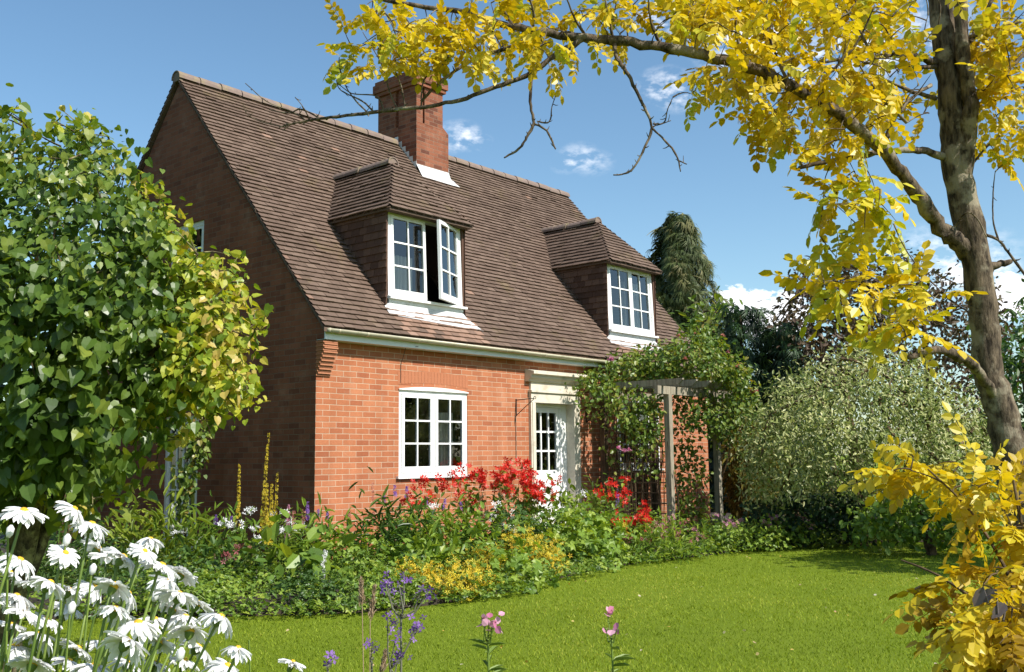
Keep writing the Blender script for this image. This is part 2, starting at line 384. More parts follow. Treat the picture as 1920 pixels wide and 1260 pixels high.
g = G(); g.prism([(T, -.1), (EB-T, -.1), (EB-T, top(EB-T)), (RY, top(RY)), (T, top(T))], 0, HL-T, HL); g.build('gable_wall', M['brick'], house)
g = G(); g.box(0, HL, EB-T, EB, -.1, zt); g.build('rear_wall', M['brick'], house)
# rooms behind the windows
g = G(); g.box(T, HL-T, T, EB-T, 0, .1); g.box(T, HL-T, T, EB-T, 2.72, 2.8)
g.box(T, HL-T, 3.9, 4.0, .1, 2.72); g.box(T, HL-T, 2.35, 2.42, 2.8, 5.9); g.box(3.5, 3.6, T, 3.9, .1, 2.72)
g.build('room_lining', M['plaster'], house)
# corner corbel of creasing tiles
for xx in (0.0, HL-.225):
    g = G(); n = 17
    for i in range(n):
        z = 2.465 + i*.0265; p = .02 + .135*min(1, (i/(n*.72)))
        xo = -.012 if (i % 2 == 0 and xx == 0) else 0.0
        g.box(xx+xo, xx+.222+(.004 if i % 3 else -.006), -p-.012*(i % 2), -.002, z, z+.0195, rng.random())
        g.box(xx+.004, xx+.216, -p+.012, -.002, z+.0195, z+.0265, .1)
    g.build('corbel', M['corbel'], house)
# ---------------- tiles
TILE_W, GAUGE = .166, .1
def tile_plane(g, O, U, Vv, n_courses, xr, gauge=GAUGE, skip=None, rnd=rng, wav=.004, jit=.5, mi=0, midf=None, offs=0.0, thick=.024):
    """rows of plain tiles; row i spans xr(v) along U; every tile its own little slab"""
    O = np.array(O, float); U = np.array(U, float); Vv = np.array(Vv, float); Nn = np.cross(U, Vv)
    if Nn[2] < -1e-6: Nn = -Nn
    V = []; R = []; MI = []
    for i in range(n_courses):
        v0 = i*gauge; v1 = v0+gauge+.012
        a, b_ = xr(v0+gauge*.5)
        if b_-a < .02: continue
        x = a - (TILE_W*.5 if (i % 2) else 0.0) + offs
        row = rnd.normal(0, .002)
        while x < b_:
            xa, xb = max(a, x), min(b_, x+TILE_W-.004)
            x += TILE_W
            if xb-xa < .015: continue
            if skip and skip((xa+xb)/2, v0): continue
            h = thick+abs(rnd.normal(0, wav)) + .006*math.sin(x*1.3+i*.4)*.3
            dv = rnd.normal(0, .003)+row
            c = []
            for (uu, vv, hh) in ((xa, v0+dv, h), (xb, v0+dv, h+rnd.normal(0, .0012)), (xb, v1+dv, .002), (xa, v1+dv, .002)):
                c.append(O+U*uu+Vv*vv+Nn*hh)
            lo = [O+U*xa+Vv*(v0+dv)+Nn*(h-.018), O+U*xb+Vv*(v0+dv)+Nn*(h-.018)]
            V.append(c+lo); R.append(rnd.random()); MI.append(midf(xa, v0) if midf else mi)
    V = np.array(V); n = len(V)
    if n == 0: return
    tf = np.array([(0, 1, 2, 3), (4, 5, 1, 0), (4, 0, 3, 3), (5, 2, 1, 1)])
    F4 = (tf[:2][None]+(np.arange(n)*6)[:, None, None]).reshape(-1, 4)
    flip = np.dot(np.cross(V[0][1]-V[0][0], V[0][3]-V[0][0]), Nn) < 0
    if flip: F4 = F4[:, ::-1]
    g.add(V.reshape(-1, 3), F4, np.repeat(R, 2), np.repeat(MI, 2))
sl = math.hypot(1, S); NC = int((RY-EY)*sl/GAUGE)
Vd = (0, 1/sl, S/sl)
D1, D2 = 1.33, 6.685; DW = 1.60
def in_dormer(x, v):
    y = EY+v/sl
    for d in (D1, D2):
        if d+.03 < x < d+DW-.03 and .17 < y < 1.36: return True
        w = (y-1.36)/S*S
        if 1.36 <= y < 2.2 and d+.06+w < x < d+DW-.06-w: return True
    return 4.66 < x < 5.40 and 3.05 < y
def pale(x, v):
    y = EY+v/sl
    for d in (D1, D2):
        if y < .12 and d-.05+(.12-y)*.0 < x < d+DW+.02 and rng.random() < .93: return 1
    return 1 if rng.random() < .006 else 0
g = G()
tile_plane(g, (0, EY, EZ), (1, 0, 0), Vd, NC, lambda v: (-.05+rng.normal(0, .004), HL+.05), skip=in_dormer, midf=pale)
# sloping seam of a former flat roof join, rear slope
tile_plane(g, (0, 2*RY-EY, EZ), (1, 0, 0), (0, -1/sl, S/sl), NC, lambda v: (-.05, HL+.05))
# verge undercloak at the gables, close the eaves and the underside
for xv in (-.05, HL+.05):
    s_ = -1 if xv < 0 else 1
    for sgn in (1, -1):
        n = 46
        for i in range(n):
            a = i/n; b_ = (i+.93)/n
            def P(q, dz): 
                y = EY+(RY-EY)*q; y = y if sgn > 0 else 2*RY-y
                return (y, EZ+(RZ-EZ)*q+dz)
            dz = rng.normal(0, .004)
            g.prism([P(a, -.06+dz), P(b_, -.06+dz), P(b_, -.012+dz), P(a, -.012+dz)], 0, min(xv, xv-s_*.13), max(xv, xv-s_*.13), rng.random()*.5)
g.build('roof', [M['tile'], M['tile_pale']], house)
# roof boarding under the tiles (open where the dormers are)
g = G()
def deck(x0, x1, y0, y1):
    z0, z1 = roof_z(y0)-.022, roof_z(y1)-.022
    g.add([(x0, y0, z0), (x1, y0, z0), (x1, y1, z1), (x0, y1, z1), (x0, y0, z0-.05), (x1, y0, z0-.05), (x1, y1, z1-.05), (x0, y1, z1-.05)],
          [(0, 1, 2, 3), (7, 6, 5, 4), (0, 4, 5, 1), (1, 5, 6, 2), (2, 6, 7, 3), (3, 7, 4, 0)])
xs = [.08, D1+.05, D1+DW-.05, D2+.05, D2+DW-.05, HL-.08]
for i in range(5):
    if i in (1, 3): deck(xs[i], xs[i+1], EY+.01, .12); deck(xs[i], xs[i+1], 1.5, RY-.0)
    else: deck(xs[i], xs[i+1], EY+.01, RY)
g.add([(.08, RY, RZ-.03), (HL-.08, RY, RZ-.03), (HL-.08, 2*RY-EY, EZ-.03), (.08, 2*RY-EY, EZ-.03)], [(0, 1, 2, 3)])
g.build('roof_boarding', M['darkwood'], house)
# half-round ridge tiles
def ridge_run(g, p0, p1, r, n_t, taper=.0, capend=False):
    p0 = np.array(p0, float); p1 = np.array(p1, float); d = (p1-p0)/n_t
    for i in range(n_t):
        a = p0+d*i; b_ = p0+d*(i+.965); jit = rng.normal(0, .004, 3)
        m = 9; th = np.linspace(-.12, PI+.12, m)
        dn = d/np.linalg.norm(d); side = np.cross(dn, (0, 0, 1.)); side /= np.linalg.norm(side); up = np.cross(side, dn)
        V = []
        for (q, rr) in ((a, r*1.05), (b_, r), (b_, r-.018), (a, r-.013)):
            V.append(q+jit+rr*(np.cos(th)[:, None]*side+np.sin(th)[:, None]*up))
        V = np.concatenate(V); F = []
        for k in range(3):
            for j in range(m-1): F.append((k*m+j, k*m+j+1, (k+1)*m+j+1, (k+1)*m+j))
        for j in range(m-1): F.append((3*m+j, 3*m+j+1, j+1, j))
        g.add(V, F, rng.random())
g = G(); ridge_run(g, (-.07, RY, RZ-.045), (4.57, RY, RZ-.045), .115, 12); g.prism([(RY-.10, RZ-.10), (RY+.10, RZ-.10), (RY+.07, RZ+.03), (RY, RZ+.06), (RY-.07, RZ+.03)], 0, -.055, -.0); g.build('ridge_tiles', M['ridge'], house, smooth=False); g = G(); ridge_run(g, (5.40, RY, RZ-.045), (HL+.06, RY, RZ-.045), .115, 12)
g.build('ridge_tiles', M['ridge'], house, smooth=False)
# gutter and fascia
g = G(); m = 9; th = np.linspace(PI, 2*PI, m)
def halfpipe(g, x0, x1, y, z0, z1, r):
    V = []
    for (xx, zz) in ((x0, z0), (x1, z1)):
        for rr in (r, r-.006): V.append(np.c_[np.full(m, xx), y+rr*np.cos(th), zz+rr*np.sin(th)])
    V = np.concatenate(V); F = []
    for j in range(m-1): F += [(j, j+1, 2*m+j+1, 2*m+j), (m+j+1, m+j, 3*m+j, 3*m+j+1), (j, m+j, m+j+1, j+1), (2*m+j, 2*m+j+1, 3*m+j+1, 3*m+j)]
    F += [(0, 2*m, 3*m, m), (m-1, 2*m-1, 4*m-1, 3*m-1)]
    g.add(V, F)
halfpipe(g, .0, HL, -.236, 3.055, 3.02, .05)
for xx in (.14, .62, 1.55, 2.5, 3.4, 4.35, 5.3, 6.3, 7.2, 8.2, 9.2):
    zz = 3.055-.035*xx/HL; halfpipe(g, xx, xx+.035, -.236, zz, zz, .055)
g.box(-.006, .0, -.287, -.185, 3.005, 3.06)
g.build('gutter', M['gutter'], house, smooth=True)
g = G(); g.box(.0, HL, -.178, -.158, 2.925, 3.06); g.box(.0, HL, -.158, -.003, 2.925, 2.938); g.build('fascia', M['fascia'], house)
# ---------------- windows
def casement(g, gp, M4, w, h, cols=2, rows=3, rail=.052, bot=.10, bar=.024, th=.042):
    """sash in its own x-z plane (x: 0..w, z: 0..h, outer face y=0)"""
    g.M = gp.M = M4
    g.box(0, rail, 0, th, 0, h); g.box(w-rail, w, 0, th, 0, h)
    g.box(rail, w-rail, 0, th, 0, bot); g.box(rail, w-rail, 0, th, h-rail, h)
    gw = w-2*rail; gh = h-rail-bot
    for i in range(1, cols): xx = rail+gw*i/cols; g.box(xx-bar/2, xx+bar/2, .003, th-.003, bot, h-rail)
    for j in range(1, rows):
        zz = bot+gh*j/rows
        for i in range(cols):
            xa = rail+gw*i/cols+(bar/2 if i else 0); xb = rail+gw*(i+1)/cols-(bar/2 if i < cols-1 else 0)
            g.box(xa, xb, .003, th-.003, zz-bar/2, zz+bar/2)
    for i in range(cols):
        for j in range(rows):
            xa = rail+gw*i/cols; xb = rail+gw*(i+1)/cols; za = bot+gh*j/rows; zb = bot+gh*(j+1)/rows
            e = rng.normal(0, .0022, 3)
            gp.add([(xa, th/2+e[0], za), (xb, th/2+e[1], za), (xb, th/2+e[1]+e[2], zb), (xa, th/2+e[0]+e[2], zb)], [(0, 1, 2, 3)])
    g.M = gp.M = None
def TR(x, y, z, rz=0.0, rx=0.0):
    return np.array((Matrix.Translation((x, y, z)) @ Matrix.Rotation(rz, 4, 'Z') @ Matrix.Rotation(rx, 4, 'X')))
def front_window(x0, x1, z0, z1):
    w = sub_empty('window', house, (x0, 0, z0))
    g = G(); y0, y1 = .012, .10; f = .055
    g.box(x0, x0+f, y0, y1, z0+.04, z1-.07); g.box(x1-f, x1, y0, y1, z0+.04, z1-.07); g.box(x0+f, x1-f, y0, y1, z0+.04, z0+.075); g.box(x0+f, x1-f, y0, y1, z1-.12, z1-.07)
    xm = (x0+x1)/2; g.box(xm-.022, xm+.022, y0+.004, y1, z0+.075, z1-.12)
    # arched head board
    n = 12; xs_ = np.linspace(x0-.012, x1+.012, n+1)
    arc = lambda t: z1-.055+.042*(1-((t-xm)/((x1-x0)/2))**2)
    poly = [(x0-.012, z1-.07)] + [(x1+.012, z1-.07)] + [(t, arc(t)) for t in xs_[::-1]]
    g.prism(poly, 1, -.022, .09)
    g.build('window_frame', M['white'], w)
    g = G(); ti = np.linspace(x0+.001, x1-.001, n+1)
    for a_, b_ in zip(ti[:-1], ti[1:]): g.prism([(a_, arc(a_)+.002), (b_, arc(b_)+.002), (b_, z1-.001), (a_, z1-.001)], 1, .003, .2)
    g.build('brick_infill', M['arch'], w)
    cw = (x1-x0-2*f-.044)/2; ch = (z1-.12)-(z0+.075)
    for xa in (x0+f, xm+.022):
        g = G(); gp = G(); casement(g, gp, TR(xa+.003, .0, z0+.078), cw-.006, ch-.006, bot=.085)
        g.build('casement', M['white'], w); gp.build('panes', M['glass'], w, uv=False)
    g = G(); g.box(x0-.05, x1+.05, -.05, .10, z0-.0, z0+.036); g.build('sill', M['white'], w)
    return w
front_window(*W1); front_window(*W2)
# flat arch of soldier bricks over the left window
g = G(); xm = (W1[0]+W1[1])/2
for i in range(22):
    xa = W1[0]-.02+i*.0645; zc = 2.425+.036*(1-((xa+.03-xm)/.7)**2)
    g.box(xa, xa+.0585, -.003, -.0005, zc, zc+.17, .3+.5*rng.random())
g.build('brick_arch', M['arch'], house)
# gable: tall french window and upper window (face -X)
def side_window(y0, y1, z0, z1, cols, rows, name='window'):
    w = sub_empty(name, house, (0, y0, z0))
    g = G(); f = .07; a, b_ = .03, .11
    g.box(a, b_, y0, y0+f, z0, z1); g.box(a, b_, y1-f, y1, z0, z1); g.box(a, b_, y0+f, y1-f, z0, z0+.07); g.box(a, b_, y0+f, y1-f, z1-.07, z1)
    g.build('window_frame', M['white'], w)
    g = G(); gp = G(); casement(g, gp, TR(.036, y1-f, z0+.07, -PI/2), y1-y0-2*f, z1-z0-.14, cols, rows, .045, .09)
    g.build('casement', M['white'], w); gp.build('panes', M['glass'], w, uv=False)
    g = G(); g.box(-.04, .03, y0-.04, y1+.04, z0-.04, z0-.001); g.build('sill', M['white'], w)
side_window(OY0, OY1, .16, 2.06, 4, 5); side_window(OY0, OY1, 3.85, 4.97, 2, 3)
# ---------------- door in its stone surround
dr = sub_empty('door', house, (DR[0], .2, DR[2]))
g = G(); yb = .125; xA, xB = DR[0]+.0, DR[1]
g.box(xA+.002, 4.447, yb, yb+.09, DR[2]+.003, DR[3]-.006); g.box(5.213, xB-.002, yb, yb+.09, DR[2]+.003, DR[3]-.006); g.box(4.447, 5.213, yb, yb+.09, DR[3]-.06, DR[3]-.006)
g.build('door_frame', M['white'], dr)
g = G(); gp = G(); casement(g, gp, TR(4.45, yb+.02, .16), .76, DR[3]-.064-.16, 3, 3, .085, 1.02, .03)
g.box(4.56, 5.10, yb+.014, yb+.02, .36, 1.06); g.build('door_leaf', M['white'], dr); gp.build('panes', M['glass'], dr, uv=False)
g = G(); g.tube([(4.49, yb-.03, 1.12), (4.49, yb+.02, 1.12)], .012, 8); g.tube([(4.49, yb-.03, 1.12), (4.59, yb-.03, 1.12)], .010, 8); g.build('handle', M['iron'], dr)
st = sub_empty('door_surround', house, (DR[0], 0, 0))
g = G()
g.box(4.245, DR[0]+.004, -.05, .19, 0, DR[3]); g.box(DR[1]-.004, 5.535, -.05, .19, 0, DR[3])
g.box(4.275, 4.325, -.062, -.05, .1, DR[3]); g.box(5.425, 5.49, -.062, -.05, .1, DR[3])
g.build('pilasters', M['stone'], st)
g = G(); g.box(4.245, 5.535, -.055, .19, DR[3]-.003, 2.43); g.box(4.225, 5.555, -.085, -.0, 2.43, 2.462); g.box(4.26, 5.52, -.04, -.0, 2.462, 2.60); g.build('lintel', M['stone'], st)
g = G(); g.prism([(-.0, 2.60), (-.07, 2.60), (-.085, 2.625), (-.13, 2.66), (-.145, 2.70), (-.19, 2.715), (-.19, 2.76), (-.0, 2.80)], 0, 4.16, 5.62); g.build('cornice', M['stone'], st)
g = G(); g.box(4.2, 5.6, -.45, -.0, -.05, .11); g.build('doorstep', M['stone'], house)
# iron hanging-basket brackets each side of the door
def bracket(x, z, drop):
    g = G(); g.box(x-.008, x+.008, -.014, -.001, z-.25, z+.02)
    g.tube([(x, -.01, z), (x, -.38, z+.012)], .007, 6)
    g.tube([(x, -.012, z-.24), (x, -.2, z-.11), (x, -.37, z+.0)], .006, 6)
    th = np.linspace(0, 1.6*PI, 10); g.tube(np.c_[np.full(10, x), -.39-.022*np.sin(th), z+.02-.022*np.cos(th)+.0], .005, 5)
    if drop: g.tube([(x-.01, -.006, z-.24), (x-.012, -.006, z-drop)], .006, 5)
    g.build('wall_bracket', M['iron'], house)
bracket(3.93, 2.29, .95); bracket(5.77, 2.22, 0)
g = G(); g.tube([(1.46, -.006, 2.44), (1.47, -.007, 2.7), (1.475, -.1, 2.93)], .004, 5); g.tube([(1.475, -.1, 2.93), (1.62, -.2, 2.95)], .004, 5); g.build('cable', M['iron'], house)
# ---------------- dormers
LEAN = math.radians(2.2)
def dormer(x0, open_right):
    d = sub_empty('dormer', house, (x0, .15, 3.5))
    x1 = x0+DW; z0, ze = 3.69, 4.90
    yf = .152
    # tile-hung cheeks
    for (xc, U, o) in ((x0+.03, (0, 1, 0), -1), (x1-.03, (0, 1, 0), 1)):
        g = G()
        g.prism([(yf+.01, roof_z(yf)-.08), (yf+.01, 4.96), (1.42, 4.96)], 0, xc-.03 if o < 0 else xc-.01, xc+.01 if o < 0 else xc+.03)
        # rows of hung tiles
        for i in range(14):
            z = 3.44+i*.108
            yb_ = (z+.05-EZ)/S+EY
            y = yf-.01-(.08 if i % 2 else 0)
            while y < yb_:
                ya, yb2 = max(yf-.012, y), min(yb_, y+.161); y += .166
                if yb2-ya < .02: continue
                h0 = .016+abs(rng.normal(0, .004)); xx = xc+o*.03
                V = [(xx+o*h0, ya, z), (xx+o*h0, yb2, z), (xx+o*.002, yb2, z+.12), (xx+o*.002, ya, z+.12), (xx, ya, z), (xx, yb2, z)]
                F = np.array([(0, 3, 2, 1), (4, 0, 1, 5), (4, 3, 0, 0)])
                g.add(V, F[:2], rng.random()); g.add(V, np.array([(4, 3, 0)]), .3)
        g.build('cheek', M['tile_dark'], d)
    # hipped tiled roof
    xl, xr_, yfe = x0-.075, x1+.075, .0
    xm = (x0+x1)/2; half = xm-xl; zr = 4.925+half*S; yr = .90; z_e = 4.925
    g = G()
    sl_ = math.hypot(1, S); nc = int(half*sl_/.1)
    def left_rng(v):   # v along slope
        r_ = v/sl_; z = z_e+r_*S
        return (yfe+yr*(r_/half), (z-EZ)/S+EY+.06)
    tile_plane(g, (xl, 0, z_e), (0, 1, 0), (1/sl_, 0, S/sl_), nc, left_rng)
    tile_plane(g, (xr_, 0, z_e), (0, 1, 0), (-1/sl_, 0, S/sl_), nc, left_rng)
    hs_ = math.hypot(yr, zr-z_e); nf = int(hs_/.1)
    tile_plane(g, (0, yfe, z_e), (1, 0, 0), (0, yr/hs_, (zr-z_e)/hs_), nf, lambda v: (xl+half*v/hs_, xr_-half*v/hs_))
    # solid under the tiles
    yv0 = (z_e-EZ)/S+EY; yvr = (zr-EZ)/S+EY
    e = .012
    V = [(xl+e, yfe+e, z_e-.005), (xr_-e, yfe+e, z_e-.005), (xm, yr, zr-.02), (xm, yvr, zr-.02), (xl+e, yv0, z_e-.005), (xr_-e, yv0, z_e-.005)]
    g.add(V, np.array([(0, 1, 2)]), .2); g.add(V, np.array([(0, 2, 3, 4), (1, 5, 3, 2)]), .2); g.add(V, np.array([(0, 4, 5, 1)]), .2)
    g.box(xl+.02, xr_-.02, yfe+.02, yfe+.16, z_e-.035, z_e-.008, .2); g.box(xl+.02, xl+.1, yfe+.16, yv0, z_e-.035, z_e-.008, .2); g.box(xr_-.1, xr_-.02, yfe+.16, yv0, z_e-.035, z_e-.008, .2)
    g.build('dormer_roof', M['tile'], d)
    g = G(); ridge_run(g, (xm, yr+.0, zr-.03), (xm, yvr+.05, zr-.03), .10, 4); ridge_run(g, (xm, yr-.02, zr-.03), (xm, yr+.03, zr-.03), .105, 1)
    th = np.linspace(0, PI, 11); g.add(np.c_[xm+.1*np.cos(th), np.full(11, yr-.015), zr-.035+.1*np.sin(th)], [tuple(range(11))])
    g.build('ridge_tile', M['ridge'], d)
    # white window, leaning back a little
    A = TR(x0, yf, z0, 0, -LEAN); W, H = DW, ze-z0
    g = G(); g.M = A; f = .062
    g.box(.045, .045+f, 0, .1, 0, H+.05); g.box(W-.045-f, W-.045, 0, .1, 0, H+.05); g.box(.045+f, W-.045-f, .004, .1, H-.02, H+.05)
    if not open_right: g.box(W/2-.02, W/2+.02, .012, .1, .0, H-.02)
    g.box(.045+f, W-.045-f, .004, .1, -.02, .0)
    g.build('window_frame', M['white'], d)
    cw = (W-.09-2*f)/2-.004; ch = H-.022
    g = G(); gp = G(); casement(g, gp, A @ TR(.047+f, -.01, .002), cw, ch, bot=.10); g.build('casement', M['white'], d); gp.build('panes', M['glass'], d, uv=False)
    g = G(); gp = G()
    if open_right: Mx = A @ TR(W-.047-f, -.012, .002, math.radians(21)) @ TR(-cw, 0, 0)
    else: Mx = A @ TR(W-.047-f-cw, -.016, .002, math.radians(3))
    casement(g, gp, Mx, cw, ch, bot=.10); g.build('casement', M['white'], d); gp.build('panes', M['glass'], d, uv=False)
    g = G(); g.box(x0+.03, x1+.0, yf-.065, yf+.08, z0-.048, z0-.016); g.build('sill', M['white'], d)
    g = G(); g.box(x0+.055, x1-.045, yf-.004, yf+.06, 3.50, z0-.05); g.box(x0+.05, x1-.04, yf-.012, yf-.004, 3.595, z0-.05); g.build('apron', M['white2'], d)
    g = G(); ya, yb_ = -.03, yf-.005
    def L(x, y, dz=.03): return (x, y, roof_z(y)+dz)
    g.add([L(x0-.03, ya+.06), L(x1+.22, ya-.01), L(x1+.03, yb_-.03), L(x1-.03, yb_, .075), L(x0+.03, yb_, .075), L(x0-.03, yb_)], [(0, 1, 2, 3, 4, 5)])
    g.build('flashing', M['lead'], d)
    # room seen through the panes: boards and net
    return d
dormer(D1, True); dormer(D2, False)
# ---------------- chimney
ch = sub_empty('chimney', house, (4.61, 2.97, 6.4))
g = G(); y0, y1 = 2.973, 4.06
g.box(4.61, 5.465, y0, y1, 6.2, 7.655)
g.prism([(4.61, 7.655), (5.465, 7.655), (5.315, 7.76), (4.61, 7.70)], 1, y0+.004, y1-.004)
g.box(4.67, 5.26, y0+.06, y1-.06, 7.7, 8.43)
for (a, b_) in ((4.612, 4.775), (4.825, 5.312)): g.box(a, b_, y0+.002, y0+.058, 7.7, 8.43); g.box(a, b_, y1-.058, y1-.002, 7.7, 8.43)
for (a, b_) in ((y0+.06, 3.46), (3.56, y1-.06)): g.box(4.612, 4.668, a, b_, 7.7, 8.43); g.box(5.262, 5.312, a, b_, 7.7, 8.43)
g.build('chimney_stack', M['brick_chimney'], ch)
g = G(); g.box(4.565, 5.36, y0-.045, y1+.045, 8.43, 8.50); g.box(4.535, 5.39, y0-.075, y1+.075, 8.50, 8.66); g.box(4.565, 5.36, y0-.045, y1+.045, 8.66, 8.735); g.box(4.64, 5.28, y0+.03, y1-.03, 8.735, 8.78); g.build('chimney_cap', M['brick_chimney'], ch)
g = G()
def L(x, y, dz): return (x, y, roof_z(y)+dz)
g.add([L(4.60, 2.80, .035), L(5.60, 2.78, .035), L(5.49, 2.94, .035), L(5.47, y0-.004, .12), L(4.60, y0-.004, .12)], [(0, 1, 2, 3, 4)])
g.box(5.468, 5.474, 2.97, 3.25, 6.75, 6.98)
for i in range(6):
    ya = y0+.0+i*.1; z = roof_z(ya); g.box(4.603, 4.609, ya, ya+.099, z-.05, z+.17)
g.build('flashing', M['lead'], ch)
# things behind the panes
g = G(); n = 40
def curtain(x0, x1, z0, z1, y, folds, label):
    xs_ = np.linspace(x0, x1, 60); yy = y+.035*np.sin(np.linspace(0, folds*2*PI, 60))+.01*np.sin(xs_*31)
    V = np.concatenate([np.c_[xs_, yy, np.full(60, z0)], np.c_[xs_, yy+.012*np.sin(xs_*9), np.full(60, z1)], np.c_[xs_, yy+.006, np.full(60, z0)], np.c_[xs_, yy+.006+.012*np.sin(xs_*9), np.full(60, z1)]])
    F = [(i, i+1, 61+i, 60+i) for i in range(59)] + [(121+i, 120+i, 180+i, 181+i) for i in range(59)]
    g = G(); g.add(V, F); o = g.build('curtain', M['curtain'], None, smooth=True, origin=(x0, y, z0)); tag(o, label, 'curtain')
curtain(2.34, 2.62, 1.19, 2.06, .15, 4, 'cream curtain hanging behind the right casement of the left ground floor window')
curtain(W2[0]+.1, W2[0]+.5, 1.2, 2.3, .22, 5, 'cream curtain behind the window under the climbing rose')
curtain(D1+.1, D1+.75, 3.72, 4.35, .42, 9, 'net curtain across the lower panes of the dormer with one open casement')
curtain(D2+.86, D2+1.42, 3.72, 4.7, .42, 8, 'net curtain in the closed far dormer window')
go = thing('goose_ornament', 'white goose ornament standing inside the left ground floor window', 'ornament', (1.62, .22, 1.16))
g = G(); th = np.linspace(0, 1, 12)
g.tube([(1.53, .22, 1.285), (1.56, .22, 1.29), (1.62, .22, 1.30), (1.68, .22, 1.31), (1.72, .22, 1.33)], [.01, .045, .06, .045, .008], 10)
g.tube([(1.68, .22, 1.31), (1.705, .22, 1.36), (1.70, .22, 1.42), (1.69, .22, 1.445)], [.03, .018, .014, .022], 8); g.build('body', M['goose'], go, smooth=True)
g = G(); g.tube([(1.69, .22, 1.447), (1.645, .22, 1.44)], [.01, .003], 6); g.build('beak', M['corbel'], go)
g = G(); g.tube([(1.63, .22, 1.16), (1.63, .22, 1.26)], .03, 8); g.build('pedestal', M['stone'], go)
# ------------------------------------------------------------------ planting tools
R_ = np.random.default_rng(21)
def unit(a): return a/(np.linalg.norm(a, axis=-1, keepdims=True)+1e-12)
def rdir(n): return unit(R_.normal(size=(n, 3)))
def frames(d, nrm):
    d = unit(d); Y = unit(np.cross(nrm, d)); return d, Y, np.cross(d, Y)
# leaf templates: along +x from 0 to 1, width in y, face up +z
def T_ellipse(w, fold=.10, curl=.12):
    V = np.array([(0, 0, 0), (.28, w*.86, fold*w*2), (.68, w*.82, fold*w*2-curl*.4), (1, 0, -curl), (.68, -w*.82, fold*w*2-curl*.4), (.28, -w*.86, fold*w*2)])
    return V, np.array([(0, 3, 2, 1), (0, 5, 4, 3)])
def T_heart():
    V = np.array([(.0, 0, 0), (-.10, .20, .05), (.10, .42, .07), (.52, .36, .03), (1, 0, -.14), (.5, 0, -.03), (-.10, -.20, .05), (.10, -.42, .07), (.52, -.36, .03)])
    return V, np.array([(0, 3, 2, 1), (0, 5, 4, 3), (0, 6, 7, 8), (0, 8, 4, 5)])
def T_lobed(k=5, deep=.55, spread=2.3):
    V = [(0, 0, 0)]; F = []
    a = np.linspace(-spread, spread, k); da = (a[1]-a[0])/2
    for i, t in enumerate(a):
        L = 1.0 if abs(t) < 1 else .78
        b = len(V)
        V += [(deep*math.cos(t-da), deep*math.sin(t-da), .04), (L*math.cos(t), L*math.sin(t), -.12), (deep*math.cos(t+da), deep*math.sin(t+da), .04)]
        F.append((0, b, b+1, b+2))
    V = np.array(V)*[.5, .5, .6]+[.1, 0, 0]
    return V, np.array(F)
def T_star(k, w=.16, up=.35, inner=.08):
    V = []; F = []
    for i in range(k):
        t = 2*PI*i/k; c, s = math.cos(t), math.sin(t); b = len(V)
        for (r_, y_, z_) in ((inner, 0, 0), (.55, w, up*.75), (1, 0, up), (.55, -w, up*.75)): V.append((r_*c-y_*s, r_*s+y_*c, z_))
        F.append((b, b+3, b+2, b+1))
    return np.array(V), np.array(F)
def T_compound(pairs=5, seed=0, lw=.30, ll=.28, droop=.25):
    r = np.random.default_rng(seed); V = []; F = []
    ev, ef = T_ellipse(lw, .06, .1)
    def put(p, a, tilt, L):
        ca, sa = math.cos(a), math.sin(a); ct, stt = math.cos(tilt), math.sin(tilt)
        X = np.array([ca*ct, sa*ct, -stt]); Y = np.array([-sa, ca, 0]); Z = np.cross(X, Y)
        b = len(V); V.extend(list(np.array(p)+L*(ev[:, :1]*X+ev[:, 1:2]*Y+ev[:, 2:]*Z))); F.extend((ef+b).tolist())
    curve = lambda t: np.array([t, .04*math.sin(5*t+seed), -droop*t*t])
    for i in range(pairs):
        t = .2+.72*i/(pairs-.4)
        for sg in (1, -1): put(curve(t+.02*r.normal()), sg*(1.15+.2*r.normal()), .35+.25*r.normal(), ll*(1-.12*abs(i-pairs*.45))*(1+.12*r.normal()))
    put(curve(.95), .15*r.normal(), .35, ll)
    b = len(V)
    for t in (0, .5, .97):
        p = curve(t); V.extend([p+[0, .008, 0], p-[0, .008, 0]])
    F += [(b, b+1, b+3, b+2), (b+2, b+3, b+5, b+4)]
    return np.array(V), np.array(F)
E_LEAF = T_ellipse(.26); W_LEAF = T_ellipse(.36, .08); L_LEAF = T_ellipse(.10, .2, .3); HEART = T_heart(); LOBE = T_lobed(); LOBE3 = T_lobed(3, .5, 1.2)
ROUND = T_ellipse(.48, .05, .08)
def T_spray(seed, k=9, droop=.9, w=.035):
    """a drooping conifer tuft of k narrow strands"""
    r = np.random.default_rng(seed); V = []; F = []
    for i in range(k):
        a = r.uniform(-1.0, 1.0); L = r.uniform(.6, 1.05); ww = w*r.uniform(.7, 1.4); b = len(V); s0 = r.uniform(0, .25)
        for t in (0, .4, .75, 1.0):
            x = s0+L*t*math.cos(a)*(1-.35*t*droop); y = L*t*math.sin(a)*.75; z = .12*t-droop*.75*t*t*L
            q = ww*(1.15-t); V += [(x, y+q, z), (x, y-q, z-.02)]
        F += [(b+2*j, b+2*j+1, b+2*j+3, b+2*j+2) for j in range(3)]
    return np.array(V), np.array(F)
